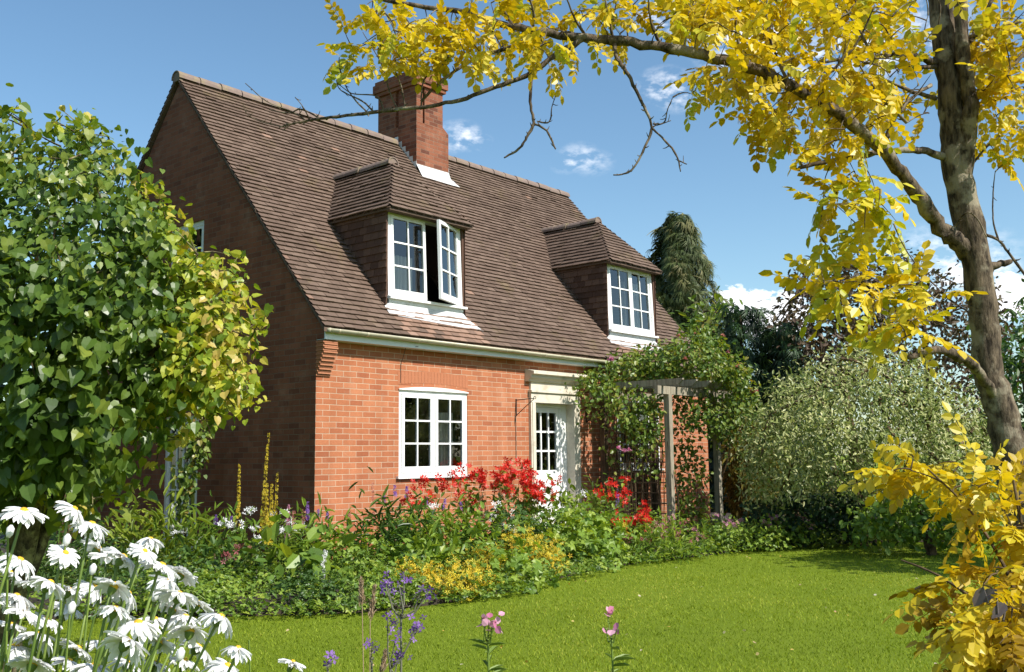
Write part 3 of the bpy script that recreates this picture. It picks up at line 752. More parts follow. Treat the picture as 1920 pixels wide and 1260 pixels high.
# ---- solid regions drawn as an outline at a known distance, with real rounded depth
def inside(poly, P):
    poly = np.asarray(poly, float); x, y = P[:, 0], P[:, 1]; c = np.zeros(len(P), bool); n = len(poly)
    for i in range(n):
        x1, y1 = poly[i]; x2, y2 = poly[(i+1) % n]
        if y1 == y2: continue
        t = (y1 > y) != (y2 > y); c ^= t & (x < (x2-x1)*(y-y1)/(y2-y1)+x1)
    return c
def edge_dist(poly, P):
    poly = np.asarray(poly, float); d = np.full(len(P), 1e9); n = len(poly)
    for i in range(n):
        a, b = poly[i], poly[(i+1) % n]; ab = b-a; t = np.clip(((P-a) @ ab)/(ab @ ab+1e-9), 0, 1)
        d = np.minimum(d, np.linalg.norm(P-(a+t[:, None]*ab), axis=1))
    return d
def region(poly, D0, thick, n, front=.65, shell=.35):
    """n points in the body: outline poly (pixels) at distance D0, depth +-thick rounded off to the rim; returns points and outward directions"""
    poly = np.asarray(poly, float); lo, hi = poly.min(0), poly.max(0); P = np.zeros((0, 2))
    while len(P) < n:
        q = lo+R_.random((n*3, 2))*(hi-lo); P = np.concatenate([P, q[inside(poly, q)]])
    P = P[:n]; e = edge_dist(poly, P); E = thick*FPX/D0
    h = thick*np.sqrt(np.clip(1-(1-np.clip(e/E, 0, 1))**2, 0.0, 1)); 
    s = np.where(R_.random(n) < front, -1, 1)*(1-shell*R_.random(n)**1.5)
    D = D0+h*s+.05*thick*R_.normal(size=n)
    X = np.array([at_depth(u, v, d) for (u, v), d in zip(P, D)])
    c = poly.mean(0); lat = (P-c)/(np.abs(poly-c).max(0)+1e-6); w = (1-h/thick)
    O = CR*(lat[:, :1]*w[:, None]) + CD*(lat[:, 1:]*w[:, None]) + FH*(s*h/thick)[:, None]
    return X, unit(O+1e-4), P
def clumped(X, O, k, spread, per):
    """gathers per leaves round every point"""
    n = len(X); i = np.repeat(np.arange(n), per)
    return X[i]+R_.normal(size=(n*per, 3))*spread, unit(O[i]+.4*R_.normal(size=(n*per, 3))), i
def leaves(g, X, O, tmpl, size, droop=.3, up=.5, wild=.6, rnd=None, mi=0):
    n = len(X)
    d = O*.55+R_.normal(size=(n, 3))*wild+np.array([0, 0, -droop]); nr = O*.7+np.array([0, 0, up])+R_.normal(size=(n, 3))*.35
    A, B, C_ = frames(d, nr)
    s = R_.uniform(size[0], size[1], n) if isinstance(size, tuple) else np.asarray(size)
    if rnd is None: rnd = R_.random(n)
    g.inst(tmpl[0], tmpl[1], X, A, B, C_, s, rnd, mi)
# ---- branch skeletons
class Skel:
    def __init__(s): s.p = []; s.paths = []
    def limb(s, path, rad, sides=7):
        P = np.asarray(path, float); rad = np.asarray(rad, float) if not np.isscalar(rad) else np.full(len(P), rad)
        t = np.linspace(0, len(P)-1, (len(P)-1)*5+1); i = np.clip(t.astype(int), 0, len(P)-2); f = (t-i)[:, None]
        p0, p1, p2, p3 = P[np.clip(i-1, 0, None)], P[i], P[i+1], P[np.clip(i+2, None, len(P)-1)]
        Q = .5*((2*p1)+(-p0+p2)*f+(2*p0-5*p1+4*p2-p3)*f**2+(-p0+3*p1-3*p2+p3)*f**3)
        r = rad[i]*(1-f[:, 0])+rad[i+1]*f[:, 0]
        Q[1:-1] += R_.normal(size=(len(Q)-2, 3))*r[1:-1, None]*(.16 if sides < 10 else .05)
        r = r*(1+(.07 if sides < 10 else .025)*R_.normal(size=len(r)))
        s.paths.append((Q, r, sides)); s.p.append(Q); return Q
    def grow(s, targets, r0, sag=.15, keep=True, maxlen=None):
        """thin twigs from the nearest wood to every target; returns the direction each twig arrives in"""
        base = np.concatenate(s.p); d0 = np.array([np.min(np.linalg.norm(base-t, axis=1)) for t in targets]); order = np.argsort(d0)
        out = np.zeros((len(targets), 3)); ok = np.ones(len(targets), bool)
        for k in order:
            t = targets[k]; d = np.linalg.norm(base-t, axis=1); j = np.argmin(d); a = base[j]; L = d[j]
            if maxlen and L > maxlen: ok[k] = False; continue
            m = (a+t)/2+np.array([0, 0, sag*L])+R_.normal(size=3)*L*.08
            tt = np.linspace(0, 1, 5)[:, None]; Q = (1-tt)**2*a+2*tt*(1-tt)*m+tt**2*t
            s.paths.append((Q, np.linspace(r0*(1+min(1, L)), r0*.45, 5), 4)); base = np.concatenate([base, Q[1:]])
            out[k] = unit(t-m)
        return out, ok
    def spurs(s, thin=.014):
        for Q, r, n in list(s.paths):
            if n < 5 or r.mean() > thin: continue
            for k in range(1, len(Q)-1, 2):
                if R_.random() < .75:
                    d = unit(R_.normal(size=3)); L = R_.uniform(.008, .028); s.paths.append((np.array([Q[k], Q[k]+d*L*.6, Q[k]+d*L+[0, 0, .004]]), np.array([max(.0016, r[k]*.75), max(.0014, r[k]*.5), .0009]), 4))
    def mesh(s, g, rnd=.5):
        for Q, r, n in s.paths: g.tube(Q, r, n, rnd=rnd, cap=n > 4)
def px_limb(pts):
    """(u, v, distance, width in px) -> points and radii"""
    return [at_depth(u, v, D) for u, v, D, w in pts], [w*D/FPX/2 for u, v, D, w in pts]
# ------------------------------------------------------------------ plant materials
M['bark'] = barkmat('tree_bark', (.028, .021, .015), (.185, .14, .095), (.27, .23, .165), 42, (1, 1, .28), 1.0)
M['lichen_bark'] = barkmat('lichen_bark', (.035, .028, .018), (.14, .115, .06), (.24, .22, .10), 30, (1, 1, .6), .8)
M['twig'] = barkmat('shrub_wood', (.05, .035, .02), (.16, .11, .06), None, 20)
M['yellow'] = leafmat('yellow_leaflets', [(.42, .29, .012), (.57, .42, .018), (.66, .51, .025), (.66, .55, .04), (.42, .44, .03)], .36, .4, tcol=(1.3, 1.15, .35))
M['yellow_low'] = leafmat('golden_leaflets', [(.30, .19, .015), (.46, .32, .015), (.60, .46, .02), (.66, .54, .03), (.56, .47, .03)], .40, .4, tcol=(1.3, 1.1, .35))
M['lilac'] = leafmat('lilac_leaf', [(.034, .07, .013), (.062, .115, .018), (.10, .165, .024), (.155, .22, .034), (.28, .30, .045)], .32, .36, tcol=(1.6, 1.5, .4))
M['lilac_y'] = leafmat('lilac_leaf_turning', [(.10, .17, .02), (.20, .29, .03), (.34, .40, .04), (.50, .48, .05), (.54, .42, .12)], .40, .4, tcol=(1.4, 1.3, .4))
M['varieg'] = leafmat('variegated_leaf', [(.07, .115, .02), (.15, .20, .04), (.30, .34, .10), (.54, .53, .24), (.68, .66, .42)], .3, .5, tcol=(1.1, 1.15, .8))
M['conifer'] = leafmat('cypress_spray', [(.035, .055, .016), (.06, .085, .022), (.09, .115, .03), (.15, .14, .05)], .12, .6)
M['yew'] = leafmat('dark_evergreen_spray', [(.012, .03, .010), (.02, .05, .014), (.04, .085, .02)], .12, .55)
M['purple'] = leafmat('purple_brown_leaf', [(.035, .024, .016), (.07, .042, .026), (.10, .062, .032), (.08, .075, .03), (.16, .10, .06)], .2, .5)
M['goldbrown'] = leafmat('bronze_leaf', [(.09, .075, .015), (.17, .14, .025), (.26, .2, .04)], .3, .5)
M['rose_leaf'] = leafmat('rose_leaf', [(.05, .095, .016), (.09, .155, .024), (.145, .22, .034), (.23, .28, .045), (.26, .18, .05)], .32, .4, tcol=(1.5, 1.4, .4))
M['bed'] = leafmat('border_leaf', [(.055, .105, .018), (.10, .18, .024), (.155, .25, .032), (.225, .32, .04), (.31, .37, .055)], .34, .42, tcol=(1.5, 1.4, .4))
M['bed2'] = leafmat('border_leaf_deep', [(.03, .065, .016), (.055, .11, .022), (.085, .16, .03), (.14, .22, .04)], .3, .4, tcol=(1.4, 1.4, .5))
M['bedl'] = leafmat('border_leaf_light', [(.09, .16, .025), (.15, .25, .035), (.22, .33, .045), (.31, .41, .06), (.38, .43, .07)], .38, .42, tcol=(1.4, 1.3, .4))
M['lime'] = leafmat('lime_leaf', [(.12, .18, .02), (.2, .27, .03), (.32, .36, .04)], .38, .42, tcol=(1.4, 1.3, .4))
M['froth'] = leafmat('yellow_froth', [(.50, .33, .02), (.64, .46, .025), (.70, .56, .04), (.56, .52, .06)], .3, .6, tcol=(1.2, 1.1, .5))
M['red'] = leafmat('red_petal', [(.45, .012, .008), (.62, .02, .012), (.70, .05, .025)], .3, .45, tcol=(1.2, .9, .9))
M['violet'] = leafmat('violet_petal', [(.14, .06, .30), (.24, .11, .42), (.34, .19, .50)], .3, .5, tcol=(1.1, 1, 1.1))
M['pink'] = leafmat('pink_petal', [(.50, .14, .26), (.62, .26, .40), (.70, .42, .52)], .3, .5, tcol=(1.1, 1, 1))
M['salmon'] = leafmat('salmon_petal', [(.42, .12, .09), (.55, .22, .16), (.62, .34, .26)], .3, .5, tcol=(1.1, 1, 1))
M['dusk'] = leafmat('dull_red_petal', [(.25, .05, .06), (.38, .10, .11), (.45, .2, .2)], .3, .5, tcol=(1.1, 1, 1))
M['whitep'] = leafmat('white_petal', [(.78, .78, .77), (.82, .82, .81), (.86, .86, .85)], .30, .5, tcol=(1.0, 1.0, .98))
M['mullein'] = leafmat('mullein_floret', [(.42, .30, .02), (.62, .46, .02), (.70, .58, .05)], .25, .5, tcol=(1.2, 1.1, .5))
M['disc'] = plain('daisy_disc', (.66, .40, .02), .8, .2, 300, .5)
M['stem'] = leafmat('green_stem', [(.10, .16, .025), (.16, .23, .04), (.2, .27, .06)], .1, .5)
M['straw'] = leafmat('dry_straw', [(.30, .20, .12), (.42, .3, .19), (.5, .38, .26)], .2, .7, tcol=(1.1, 1, .8))
M['greyst'] = leafmat('grey_stem', [(.12, .12, .08), (.2, .19, .14)], .1, .7)
M['dullpurple'] = leafmat('dark_purple_leaf', [(.11, .09, .09), (.17, .14, .14)], .15, .4)
# ------------------------------------------------------------------ ground
BED = [(-4.6, -.6), (-3.9, -1.3), (-3.0, -2.1), (-2.55, -2.75), (-1.9, -3.30), (-1.0, -3.52), (.1, -3.45), (1.1, -3.2), (2.2, -3.0), (3.2, -3.0), (4.4, -3.2), (5.6, -3.3), (6.9, -3.55), (8.0, -4.6), (9.5, -6.3), (12.5, -8.5)]
def bed_y(x):
    b = np.array(BED); return np.interp(x, b[:, 0], b[:, 1])
m, t, b, o = mat('lawn_turf')
n1 = noise(t, 1.3, 5, .6); n2 = noise(t, 60, 4, .7); n3 = noise(t, .25, 4, .55)
c = mixc(t, 'MIX', n1.outputs[0], (.115, .172, .011), (.17, .222, .018)); c = mixc(t, 'MULTIPLY', .7, c, mixc(t, 'MIX', n2.outputs[0], .45, 1.5)); c = mixc(t, 'MULTIPLY', .5, c, mixc(t, 'MIX', n3.outputs[0], .7, 1.3))
t.links.new(c, b.inputs['Base Color']); b.inputs['Roughness'].default_value = .9; b.inputs['Specular IOR Level'].default_value = .1; bump(t, b, n2.outputs[0], .8, .02)
M['turf'] = m
g = G()
ring = [0, 12, 30, 80, 250, 900]; ns = 48; V = [(0, -3, 0)]; F = []
for r_ in ring[1:]:
    for k in range(ns): V.append((r_*math.cos(2*PI*k/ns), -3+r_*math.sin(2*PI*k/ns), 0))
g.add(V, [(0, 1+k, 1+(k+1) % ns, 1+(k+1) % ns) for k in range(0)] or [(0, 1, 2, 2)])
g = G(); g.add(V, np.array([(0, 1+k, 1+(k+1) % ns) for k in range(ns)]))
k0 = g.nv-len(V)
g.f.append((np.array([(1+i*ns+k, 1+(i+1)*ns+k, 1+(i+1)*ns+(k+1) % ns, 1+i*ns+(k+1) % ns) for i in range(4) for k in range(ns)]), np.full(4*ns, .5), np.zeros(4*ns, int)))
tag(g.build('lawn', M['turf'], None, uv=False), kind='structure')
M['soil'] = plain('bed_soil', (.03, .021, .013), .95, .4, 14, .8)
g = G(); nb = len(BED); back = [(x_, 9.0 if x_ < -.2 or x_ > 10 else -.0) for x_, _ in BED]
xs_ = np.linspace(-4.6, 12.5, 70); rows = []
for x_ in xs_:
    y0 = bed_y(x_)+.22; y1 = 9.0 if x_ < -.02 else -.004
    if x_ > 9.9: y1 = 6
    rows.append([(x_, y0, .002), (x_, y0+.10, .05+.02*math.sin(x_*5)), (x_, y0+.6, .09), (x_, max(y0+.7, (y0+y1)/2), .10), (x_, y1, .10)])
V = np.array(rows).reshape(-1, 3); F = [(i*5+j, (i+1)*5+j, (i+1)*5+j+1, i*5+j+1) for i in range(69) for j in range(4)]
g.add(V, F); tag(g.build('flower_bed', M['soil'], None, uv=False), kind='structure')
# short grass blades over the part of the lawn that is near
g = G(); n = 370000
D = 2.2*(24/2.2)**R_.random(n); lat = R_.uniform(-.66, .72, n)*D
P = CAM[None]*[1, 1, 0]+FH*D[:, None]+np.array([math.cos(YAW), -math.sin(YAW), 0])*lat[:, None]
keep = (P[:, 1] < bed_y(P[:, 0])+.22+.05*R_.normal(size=n)) | (P[:, 0] < -4.6) & (P[:, 1] < -.6)
P = P[keep]; D = D[keep]; n = len(P); P[:, 2] = -.004
h = R_.uniform(.014, .030, n)*(1+.15*np.sin(P[:, 0]*2.1)*np.sin(P[:, 1]*1.7)); w = .0012+.00042*D
a = R_.uniform(0, 2*PI, n); side = np.c_[np.cos(a), np.sin(a), 0*a]*w[:, None]; ln = R_.normal(size=(n, 2))*.55*h[:, None]
V = np.empty((n, 3, 3)); V[:, 0] = P-side; V[:, 1] = P+side; V[:, 2] = P+np.c_[ln, h]
g.add(V.reshape(-1, 3), np.arange(3*n).reshape(n, 3), np.clip(.5+.2*R_.normal(size=n)+.2*np.sin(P[:, 0]*.9+1+np.sin(P[:, 1]*.7))*np.sin(P[:, 1]*1.1+.6*np.sin(P[:, 0]*1.3))+.14*np.sin(P[:, 0]*3.1+2*np.sin(P[:, 1]*1.9))*np.sin(P[:, 1]*2.7+P[:, 0]), 0, 1))
M['grass'] = leafmat('grass_blade', [(.14, .20, .010), (.205, .28, .016), (.28, .35, .024), (.42, .42, .07)], .35, .6, 1.0, .2, tcol=(1.3, 1.25, .4))
tag(g.build('grass_blades', M['grass'], None, uv=False), kind='stuff')
# scattered fallen leaflets and clover heads in the turf
g = G(); n = 330; D = 4*(16/4)**R_.random(n); lat = R_.uniform(-.5, .52, n)*D
P = CAM[None]*[1, 1, 0]+FH*D[:, None]+np.array([math.cos(YAW), -math.sin(YAW), 0])*lat[:, None]; P[:, 2] = .03
P = P[P[:, 1] < bed_y(P[:, 0])-.15]; n = len(P)
A, B, C_ = frames(rdir(n)*[1, 1, .2], np.array([0, 0, 1.])+.4*R_.normal(size=(n, 3))); g.inst(ROUND[0], ROUND[1], P, A, B, C_, R_.uniform(.018, .035, n), R_.random(n), (R_.random(n*2) < 0).astype(int))
M['litter'] = leafmat('fallen_leaf', [(.45, .3, .05), (.5, .36, .08), (.55, .5, .38), (.4, .2, .08)], .2, .6)
tag(g.build('fallen_leaves', M['litter'], None, uv=False), kind='stuff')
# ------------------------------------------------------------------ trees behind the house
def bg_tree(name, cat, label, poly, D, thick, n, per, tm, size, spread, mt, trunk_px, droop=.3, up=.5, group=None, front=.62, shell=.5, rndf=None):
    bx_ = at_depth(trunk_px, 980, D); bx_ = np.array([bx_[0], bx_[1], 0.0])
    t = thing(name, label, cat, tuple(bx_), group)
    X, O, P = region(poly, D, thick, n, front, shell)
    XX, OO, i = clumped(X, O, n, spread, per)
    rr = np.clip(R_.random(n)[i]*.6+R_.random(len(i))*.4, 0, 1)
    g = G(); leaves(g, XX, OO, tm, size, droop, up, .6, rr)
    g.build('crown', mt, t, uv=False)
    top = np.array([X[:, 2].max()])[0]
    sk = Skel(); sk.limb([bx_+[0, 0, -.1], bx_+[.1, .05, top*.35], bx_+[0, .1, top*.85]], [.06*thick+.06, .045*thick+.04, .02])
    sk.grow(X[::max(1, len(X)//60)], .012*thick, .1); g = G(); sk.mesh(g); g.build('trunk', M['twig'], t, uv=False)
    return t
SPRAYS = [T_spray(s_) for s_ in range(3)]
def conifer(label, upx, vtop, vbase, D, w_px, n, mt, prof, name='conifer', size=(.5, .95), group=None):
    base = at_depth(upx, 900, D); base = np.array([base[0], base[1], 0.]); ztop = at_depth(upx, vtop, D)[2]; Rm = w_px*D/FPX/2
    t = thing(name, label, 'tree', tuple(base), group)
    g = G(); q = R_.random(n)**.8; z = ztop*(1-q*.97); fr = q
    rad = Rm*prof(fr)*(1+.14*np.sin(7*fr*6+R_.random(n)))*np.where(R_.random(n) < .8, R_.uniform(.88, 1.02, n), R_.uniform(.4, .9, n))
    a = R_.uniform(0, 2*PI, n)
    lob = 1+.16*np.sin(a*5+z*2.1)+.12*np.sin(a*3-z*1.3)
    X = base+np.c_[rad*lob*np.cos(a), rad*lob*np.sin(a), z]
    O = np.c_[np.cos(a), np.sin(a), .1+0*a]
    rr = np.clip(.5+.28*np.sin(a*5+z*2.1)+.25*R_.normal(size=n), 0, 1)
    A, B, C_ = frames(O+.35*R_.normal(size=(n, 3))-np.array([0, 0, .75]), O*.8+np.array([0, 0, .6])+.3*R_.normal(size=(n, 3)))
    for k in range(3):
        s_ = np.arange(n) % 3 == k; g.inst(SPRAYS[k][0], SPRAYS[k][1], X[s_], A[s_], B[s_], C_[s_], R_.uniform(size[0], size[1], s_.sum()), rr[s_])
    g.build('crown', mt, t, uv=False)
    g = G(); g.tube([base, base+[0, 0, ztop*.5], base+[0, 0, ztop*.97]], [Rm*.12, Rm*.07, .02], 8); g.build('trunk', M['twig'], t, uv=False)
    return t
conifer('tall drooping green cypress standing alone against the sky behind the house', 1287, 400, 900, 30, 172, 7500, M['conifer'], lambda q: np.clip(.16+1.25*q**.75, 0, 1.06)*np.where(q < .04, .8, 1), 'cypress_tree', (.26, .52))
conifer('dark green evergreen tree beside the foot of the tall cypress', 1400, 572, 900, 24, 160, 2200, M['yew'], lambda q: np.clip(.35+1.2*q, 0, 1.0), 'evergreen_tree', (.22, .45), None)
conifer('dark evergreen tree in deep shade left of the purple brown trees', 1480, 600, 900, 23, 130, 1700, M['yew'], lambda q: np.clip(.3+1.1*q, 0, 1.0), 'evergreen_tree', (.22, .45), None)
bg_tree('bushy_tree', 'tree', 'mid green bushy tree showing between the roof edge and the dark evergreens', [(1290, 600), (1330, 575), (1380, 600), (1400, 700), (1380, 800), (1280, 800), (1265, 660)], 26, 1.6, 170, 9, E_LEAF, (.14, .26), .22, M['rose_leaf'], 1330)
bg_tree('copper_tree', 'tree', 'purple brown leaved tree behind the silver variegated shrub', [(1450, 600), (1480, 555), (1500, 515), (1540, 525), (1580, 480), (1640, 490), (1660, 560), (1650, 700), (1600, 760), (1500, 780), (1450, 720)], 24, 1.8, 420, 10, E_LEAF, (.10, .20), .20, M['purple'], 1560)
bg_tree('copper_tree', 'tree', 'purple brown leaved tree directly behind the yellow tree trunk', [(1640, 560), (1690, 470), (1740, 500), (1800, 520), (1860, 560), (1900, 600), (1900, 800), (1760, 860), (1650, 760)], 25, 1.8, 420, 10, E_LEAF, (.10, .20), .20, M['purple'], 1760)
bg_tree('shrub_tree', 'tree', 'dark green leafy tree at the right edge behind the leaning trunk', [(1840, 640), (1900, 590), (1990, 560), (2080, 700), (2060, 960), (1850, 960)], 19, 1.4, 330, 10, E_LEAF, (.10, .2), .18, M['bed2'], 1950)
bg_tree('twiggy_tree', 'tree', 'dark thin twigged tree tip rising behind the lilac at the left', [(120, 300), (150, 235), (180, 245), (215, 275), (235, 320), (240, 420), (60, 420), (60, 300), (90, 290)], 15, .8, 110, 6, E_LEAF, (.06, .11), .12, M['yew'], 120, droop=0)
# ------------------------------------------------------------------ big shrubs
bg_tree('variegated_shrub', 'shrub', 'large rounded shrub with silvery cream edged leaves at the far end of the lawn', [(1400, 880), (1400, 800), (1440, 740), (1490, 700), (1560, 670), (1640, 655), (1720, 690), (1790, 740), (1850, 800), (1880, 900), (1840, 985), (1760, 950), (1650, 955), (1560, 935), (1450, 945), (1410, 940)], 15.6, 1.7, 470, 42, T_ellipse(.2), (.05, .10), .145, M['varieg'], 1610, droop=.45, up=.7, front=.74, shell=.3)
bg_tree('bronze_shrub', 'shrub', 'bronze gold leaved shrub between the pergola and the variegated shrub', [(1362, 900), (1368, 830), (1385, 800), (1430, 790), (1450, 850), (1440, 960), (1375, 970)], 19.0, .7, 260, 8, L_LEAF, (.12, .24), .1, M['goldbrown'], 1400, droop=.6)
bg_tree('low_shrub', 'shrub', 'low green leafy plants at the foot of the variegated shrub beside the lawn', [(1600, 1015), (1610, 960), (1680, 935), (1760, 930), (1850, 940), (1880, 1015)], 14.0, .45, 200, 9, W_LEAF, (.06, .12), .08, M['bed'], 1740)
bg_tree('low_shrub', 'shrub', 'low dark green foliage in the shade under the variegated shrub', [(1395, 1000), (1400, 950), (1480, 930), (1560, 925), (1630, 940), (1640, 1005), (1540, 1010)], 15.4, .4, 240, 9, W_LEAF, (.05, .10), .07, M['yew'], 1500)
bg_tree('garden_tree', 'tree', 'dark leafy tree seen through the gaps at the far left behind the lilac', [(-420, 300), (-200, 260), (20, 290), (110, 340), (150, 430), (120, 980), (-420, 1000)], 13.0, 1.3, 620, 10, E_LEAF, (.08, .15), .13, M['bed2'], -150)
# lilac at the left, its right side turning yellow
LD = 6.6
lb = at_depth(20, 980, LD); lb = np.array([lb[0], lb[1], 0.])
lil = thing('lilac_bush', 'big heart leaved lilac bush filling the left side in front of the gable', 'shrub', tuple(lb))
PG = [(-260, 160), (-60, 190), (0, 205), (25, 215), (60, 252), (110, 240), (160, 262), (205, 285), (238, 325), (250, 380), (300, 440), (330, 560), (320, 680), (325, 770), (295, 830), (250, 872), (200, 905), (120, 945), (60, 930), (-100, 970), (-260, 960)]
PY = [(240, 370), (295, 375), (322, 440), (362, 492), (425, 500), (425, 545), (462, 600), (440, 650), (460, 725), (425, 750), (375, 770), (335, 790), (290, 800), (250, 790), (250, 600)]
sk = Skel()
for (a_, w_) in (((60, 700), 46), ((200, 640), 34), ((-80, 640), 34), ((30, 480), 30)):
    q = at_depth(a_[0], a_[1], LD+R_.normal()*.25); sk.limb([lb+[R_.normal()*.1, R_.normal()*.1, 0], lb*.5+q*.5+[R_.normal()*.08, 0, .1], q], [w_*LD/FPX/2, w_*.75*LD/FPX/2, w_*.4*LD/FPX/2])
sk.limb(*px_limb([(150, 800, 6.6, 26), (230, 740, 6.3, 20), (265, 690, 6.2, 15), (300, 640, 6.2, 10), (330, 560, 6.2, 6)]))
sk.limb(*px_limb([(230, 740, 6.3, 16), (300, 720, 6.3, 9), (370, 700, 6.3, 6)]))
X, O, P = region(PG, LD, 1.15, 265, .78, .3); XX, OO, i = clumped(X, O, 0, np.array([.12, .12, .085]), 38)
g = G(); pl_, _ = project(XX); big = np.clip((pl_[:, 1]-420)/350, 0, 1)*np.clip((330-pl_[:, 0])/200, 0, 1); rr = np.clip(R_.random(len(X))[i]*.5+.5*R_.random(len(i))+np.where(XX[:, 2] > 3.0, .12, -.05), 0, 1); leaves(g, XX, OO, HEART, R_.uniform(.036, .082, len(XX))*(1+.5*big), .75, .5, .45, rr)
g.build('crown', M['lilac'], lil, uv=False)
X2, O2, P2 = region(PY, LD-.05, .62, 120, .6, .6); XX, OO, i = clumped(X2, O2, 0, np.array([.085, .085, .065]), 24)
g = G(); pj_, _ = project(XX); ry = np.clip(.15+.55*(pj_[:, 0]-250)/200+.35*R_.normal(size=len(XX)), 0, 1); leaves(g, XX, OO, HEART, (.036, .078), .7, .4, .55, ry)
g.build('turning_leaves', M['lilac_y'], lil, uv=False)
SP = []; n_sp = 130
for k in range(n_sp):
    pl = PG if k % 2 else PY; j = R_.integers(0, len(pl)); a_ = np.array(pl[j], float); b_ = np.array(pl[(j+1) % len(pl)], float); p_ = a_+(b_-a_)*R_.random(); c_ = np.mean(pl, 0); p_ = p_+unit(p_-c_)*R_.uniform(2, 42)
    SP.append(at_depth(p_[0], p_[1], LD+R_.normal()*.3))
SP = np.array(SP); i = np.repeat(np.arange(n_sp), 6); XX = SP[i]+R_.normal(size=(len(i), 3))*.035; g = G(); leaves(g, XX, unit(R_.normal(size=(len(i), 3))+[0, 0, .3]), HEART, (.032, .075), .6, .4, .5); g.build('shoot_leaves', M['lilac_y'], lil, uv=False)
sk.grow(np.concatenate([X[::2], X2, SP]), .006, .05); g = G(); sk.mesh(g); g.build('branches', M['lichen_bark'], lil, uv=False)
# vine on the french window
vb = np.array([-.12, 2.75, .1]); vn = thing('climbing_vine', 'green climbing vine hanging over the tall white gable window', 'plant', tuple(vb))
sk = Skel(); sk.limb([vb, vb+[.02, .12, .9], vb+[-.02, -.05, 1.7], vb+[-.06, .2, 2.3]], [.02, .015, .012, .006])
X, O, P = region([(345, 780), (385, 790), (382, 850), (364, 900), (356, 950), (332, 965), (338, 900), (352, 850)], 13.6, .14, 75, .7); XX, OO, i = clumped(X, O, 0, .06, 6)
g = G(); leaves(g, XX, OO, HEART, (.05, .09), .8, .4, .5); g.build('foliage', M['rose_leaf'], vn, uv=False); sk.grow(X[::2], .004); g = G(); sk.mesh(g); g.build('stem', M['twig'], vn, uv=False)
# ------------------------------------------------------------------ pergola, trellis and rose
PX0, PX1, PY0, PY1 = 6.0, 7.55, -1.5, -.2
pg = thing('pergola', 'weathered grey timber pergola with four posts beside the front door', 'pergola', (PX0, PY0, 0))
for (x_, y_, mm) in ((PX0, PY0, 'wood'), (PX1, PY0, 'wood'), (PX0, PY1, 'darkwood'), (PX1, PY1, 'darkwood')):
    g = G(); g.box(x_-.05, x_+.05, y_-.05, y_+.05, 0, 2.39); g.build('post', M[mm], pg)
for y_ in (PY0, PY1):
    g = G(); g.box(PX0-.35, PX1+.55, y_-.035, y_+.035, 2.39, 2.52); g.build('beam', M['wood'], pg)
for x_ in np.linspace(PX0-.2, PX1+.4, 6):
    g = G(); g.prism([(PY0-.42, 2.60), (PY0-.34, 2.523), (PY1+.1, 2.523), (PY1+.1, 2.625), (PY0-.42, 2.625)], 0, x_-.025, x_+.025); g.build('rafter', M['wood'], pg)
for (ax, c0, c1, label) in ((0, PY0+.06, PY1-.06, 'dark timber trellis panel between the left pergola posts'), (1, PX0+.06, PX1-.06, 'dark timber trellis panel along the back of the pergola near the wall')):
    g = G()
    for q in np.arange(c0, c1+.01, .155):
        if ax == 0: g.box(PX0-.01, PX0+.006, q-.009, q+.009, .25, 1.9)
        else: g.box(q-.009, q+.009, PY1-.01, PY1+.006, .25, 1.9)
    for z_ in np.arange(.3, 1.95, .165):
        if ax == 0: g.box(PX0-.024, PX0-.011, c0, c1, z_-.009, z_+.009)
        else: g.box(c0, c1, PY1-.024, PY1-.011, z_-.009, z_+.009)
    tag(g.build('trellis_panel', M['darkwood'], None, origin=(PX0, c0 if ax == 0 else PY1, .25)), label, 'trellis')
rose = thing('climbing_rose', 'leafy climbing rose with a few pink blooms sprawling over the timber pergola', 'climber', (PX0+.1, PY1-.1, 0))
sk = Skel()
for (x_, y_) in ((PX0, PY1), (PX1, PY1), (PX0, PY0), (PX1, PY0), (PX0+.5, PY1), (PX0+1, PY1), (PX0+.3, PY1-.1), (PX0+.75, PY1), (PX0+1.25, PY1)):
    b0 = np.array([x_+.08, y_-.06, 0.]); sk.limb([b0, b0+[R_.normal()*.08, R_.normal()*.05, .8], b0+[R_.normal()*.14, R_.normal()*.08, 1.6], b0+[.15+R_.normal()*.1, .1, 2.5], b0+[.3, -.1, 2.8]], [.016, .014, .012, .01, .005], 5)
for k in range(64):
    x_ = R_.uniform(PX0, PX1+.2); b0 = np.array([x_, PY1-R_.uniform(0, .3), 0.]); sk.limb([b0, b0+[R_.normal()*.12, R_.normal()*.08, .7], b0+[R_.normal()*.2, R_.normal()*.1, 1.5]], [.008, .006, .003], 4)
TOP = [(1095, 705), (1120, 680), (1160, 672), (1200, 658), (1250, 648), (1275, 630), (1300, 615), (1345, 640), (1375, 670), (1400, 700), (1405, 745), (1350, 716), (1240, 712), (1110, 722)]
regs = [(TOP, 17.3, .95, 300, 13), ([(1085, 700), (1180, 728), (1238, 738), (1240, 830), (1200, 845), (1160, 800), (1135, 760), (1110, 790), (1095, 750)], 16.6, .35, 190, 7),
        ([(1262, 745), (1340, 745), (1400, 720), (1425, 760), (1400, 810), (1362, 830), (1330, 815), (1275, 800)], 17.2, .4, 200, 8),
        ([(1135, 800), (1235, 830), (1250, 900), (1225, 960), (1170, 930), (1140, 880)], 16.7, .3, 28, 5), ([(1262, 800), (1325, 830), (1328, 975), (1268, 985)], 17.6, .3, 120, 6)]
g = G(); tg = []
for (pl, D, th_, n, per) in regs:
    X, O, P = region(pl, D, th_, n, .65, .7); tg.append(X); XX, OO, i = clumped(X, O, 0, .085, per)
    leaves(g, XX, OO, W_LEAF, (.05, .10), .5, .5, .6, np.clip(R_.random(n)[i]*.6+.4*R_.random(len(i)), 0, 1))
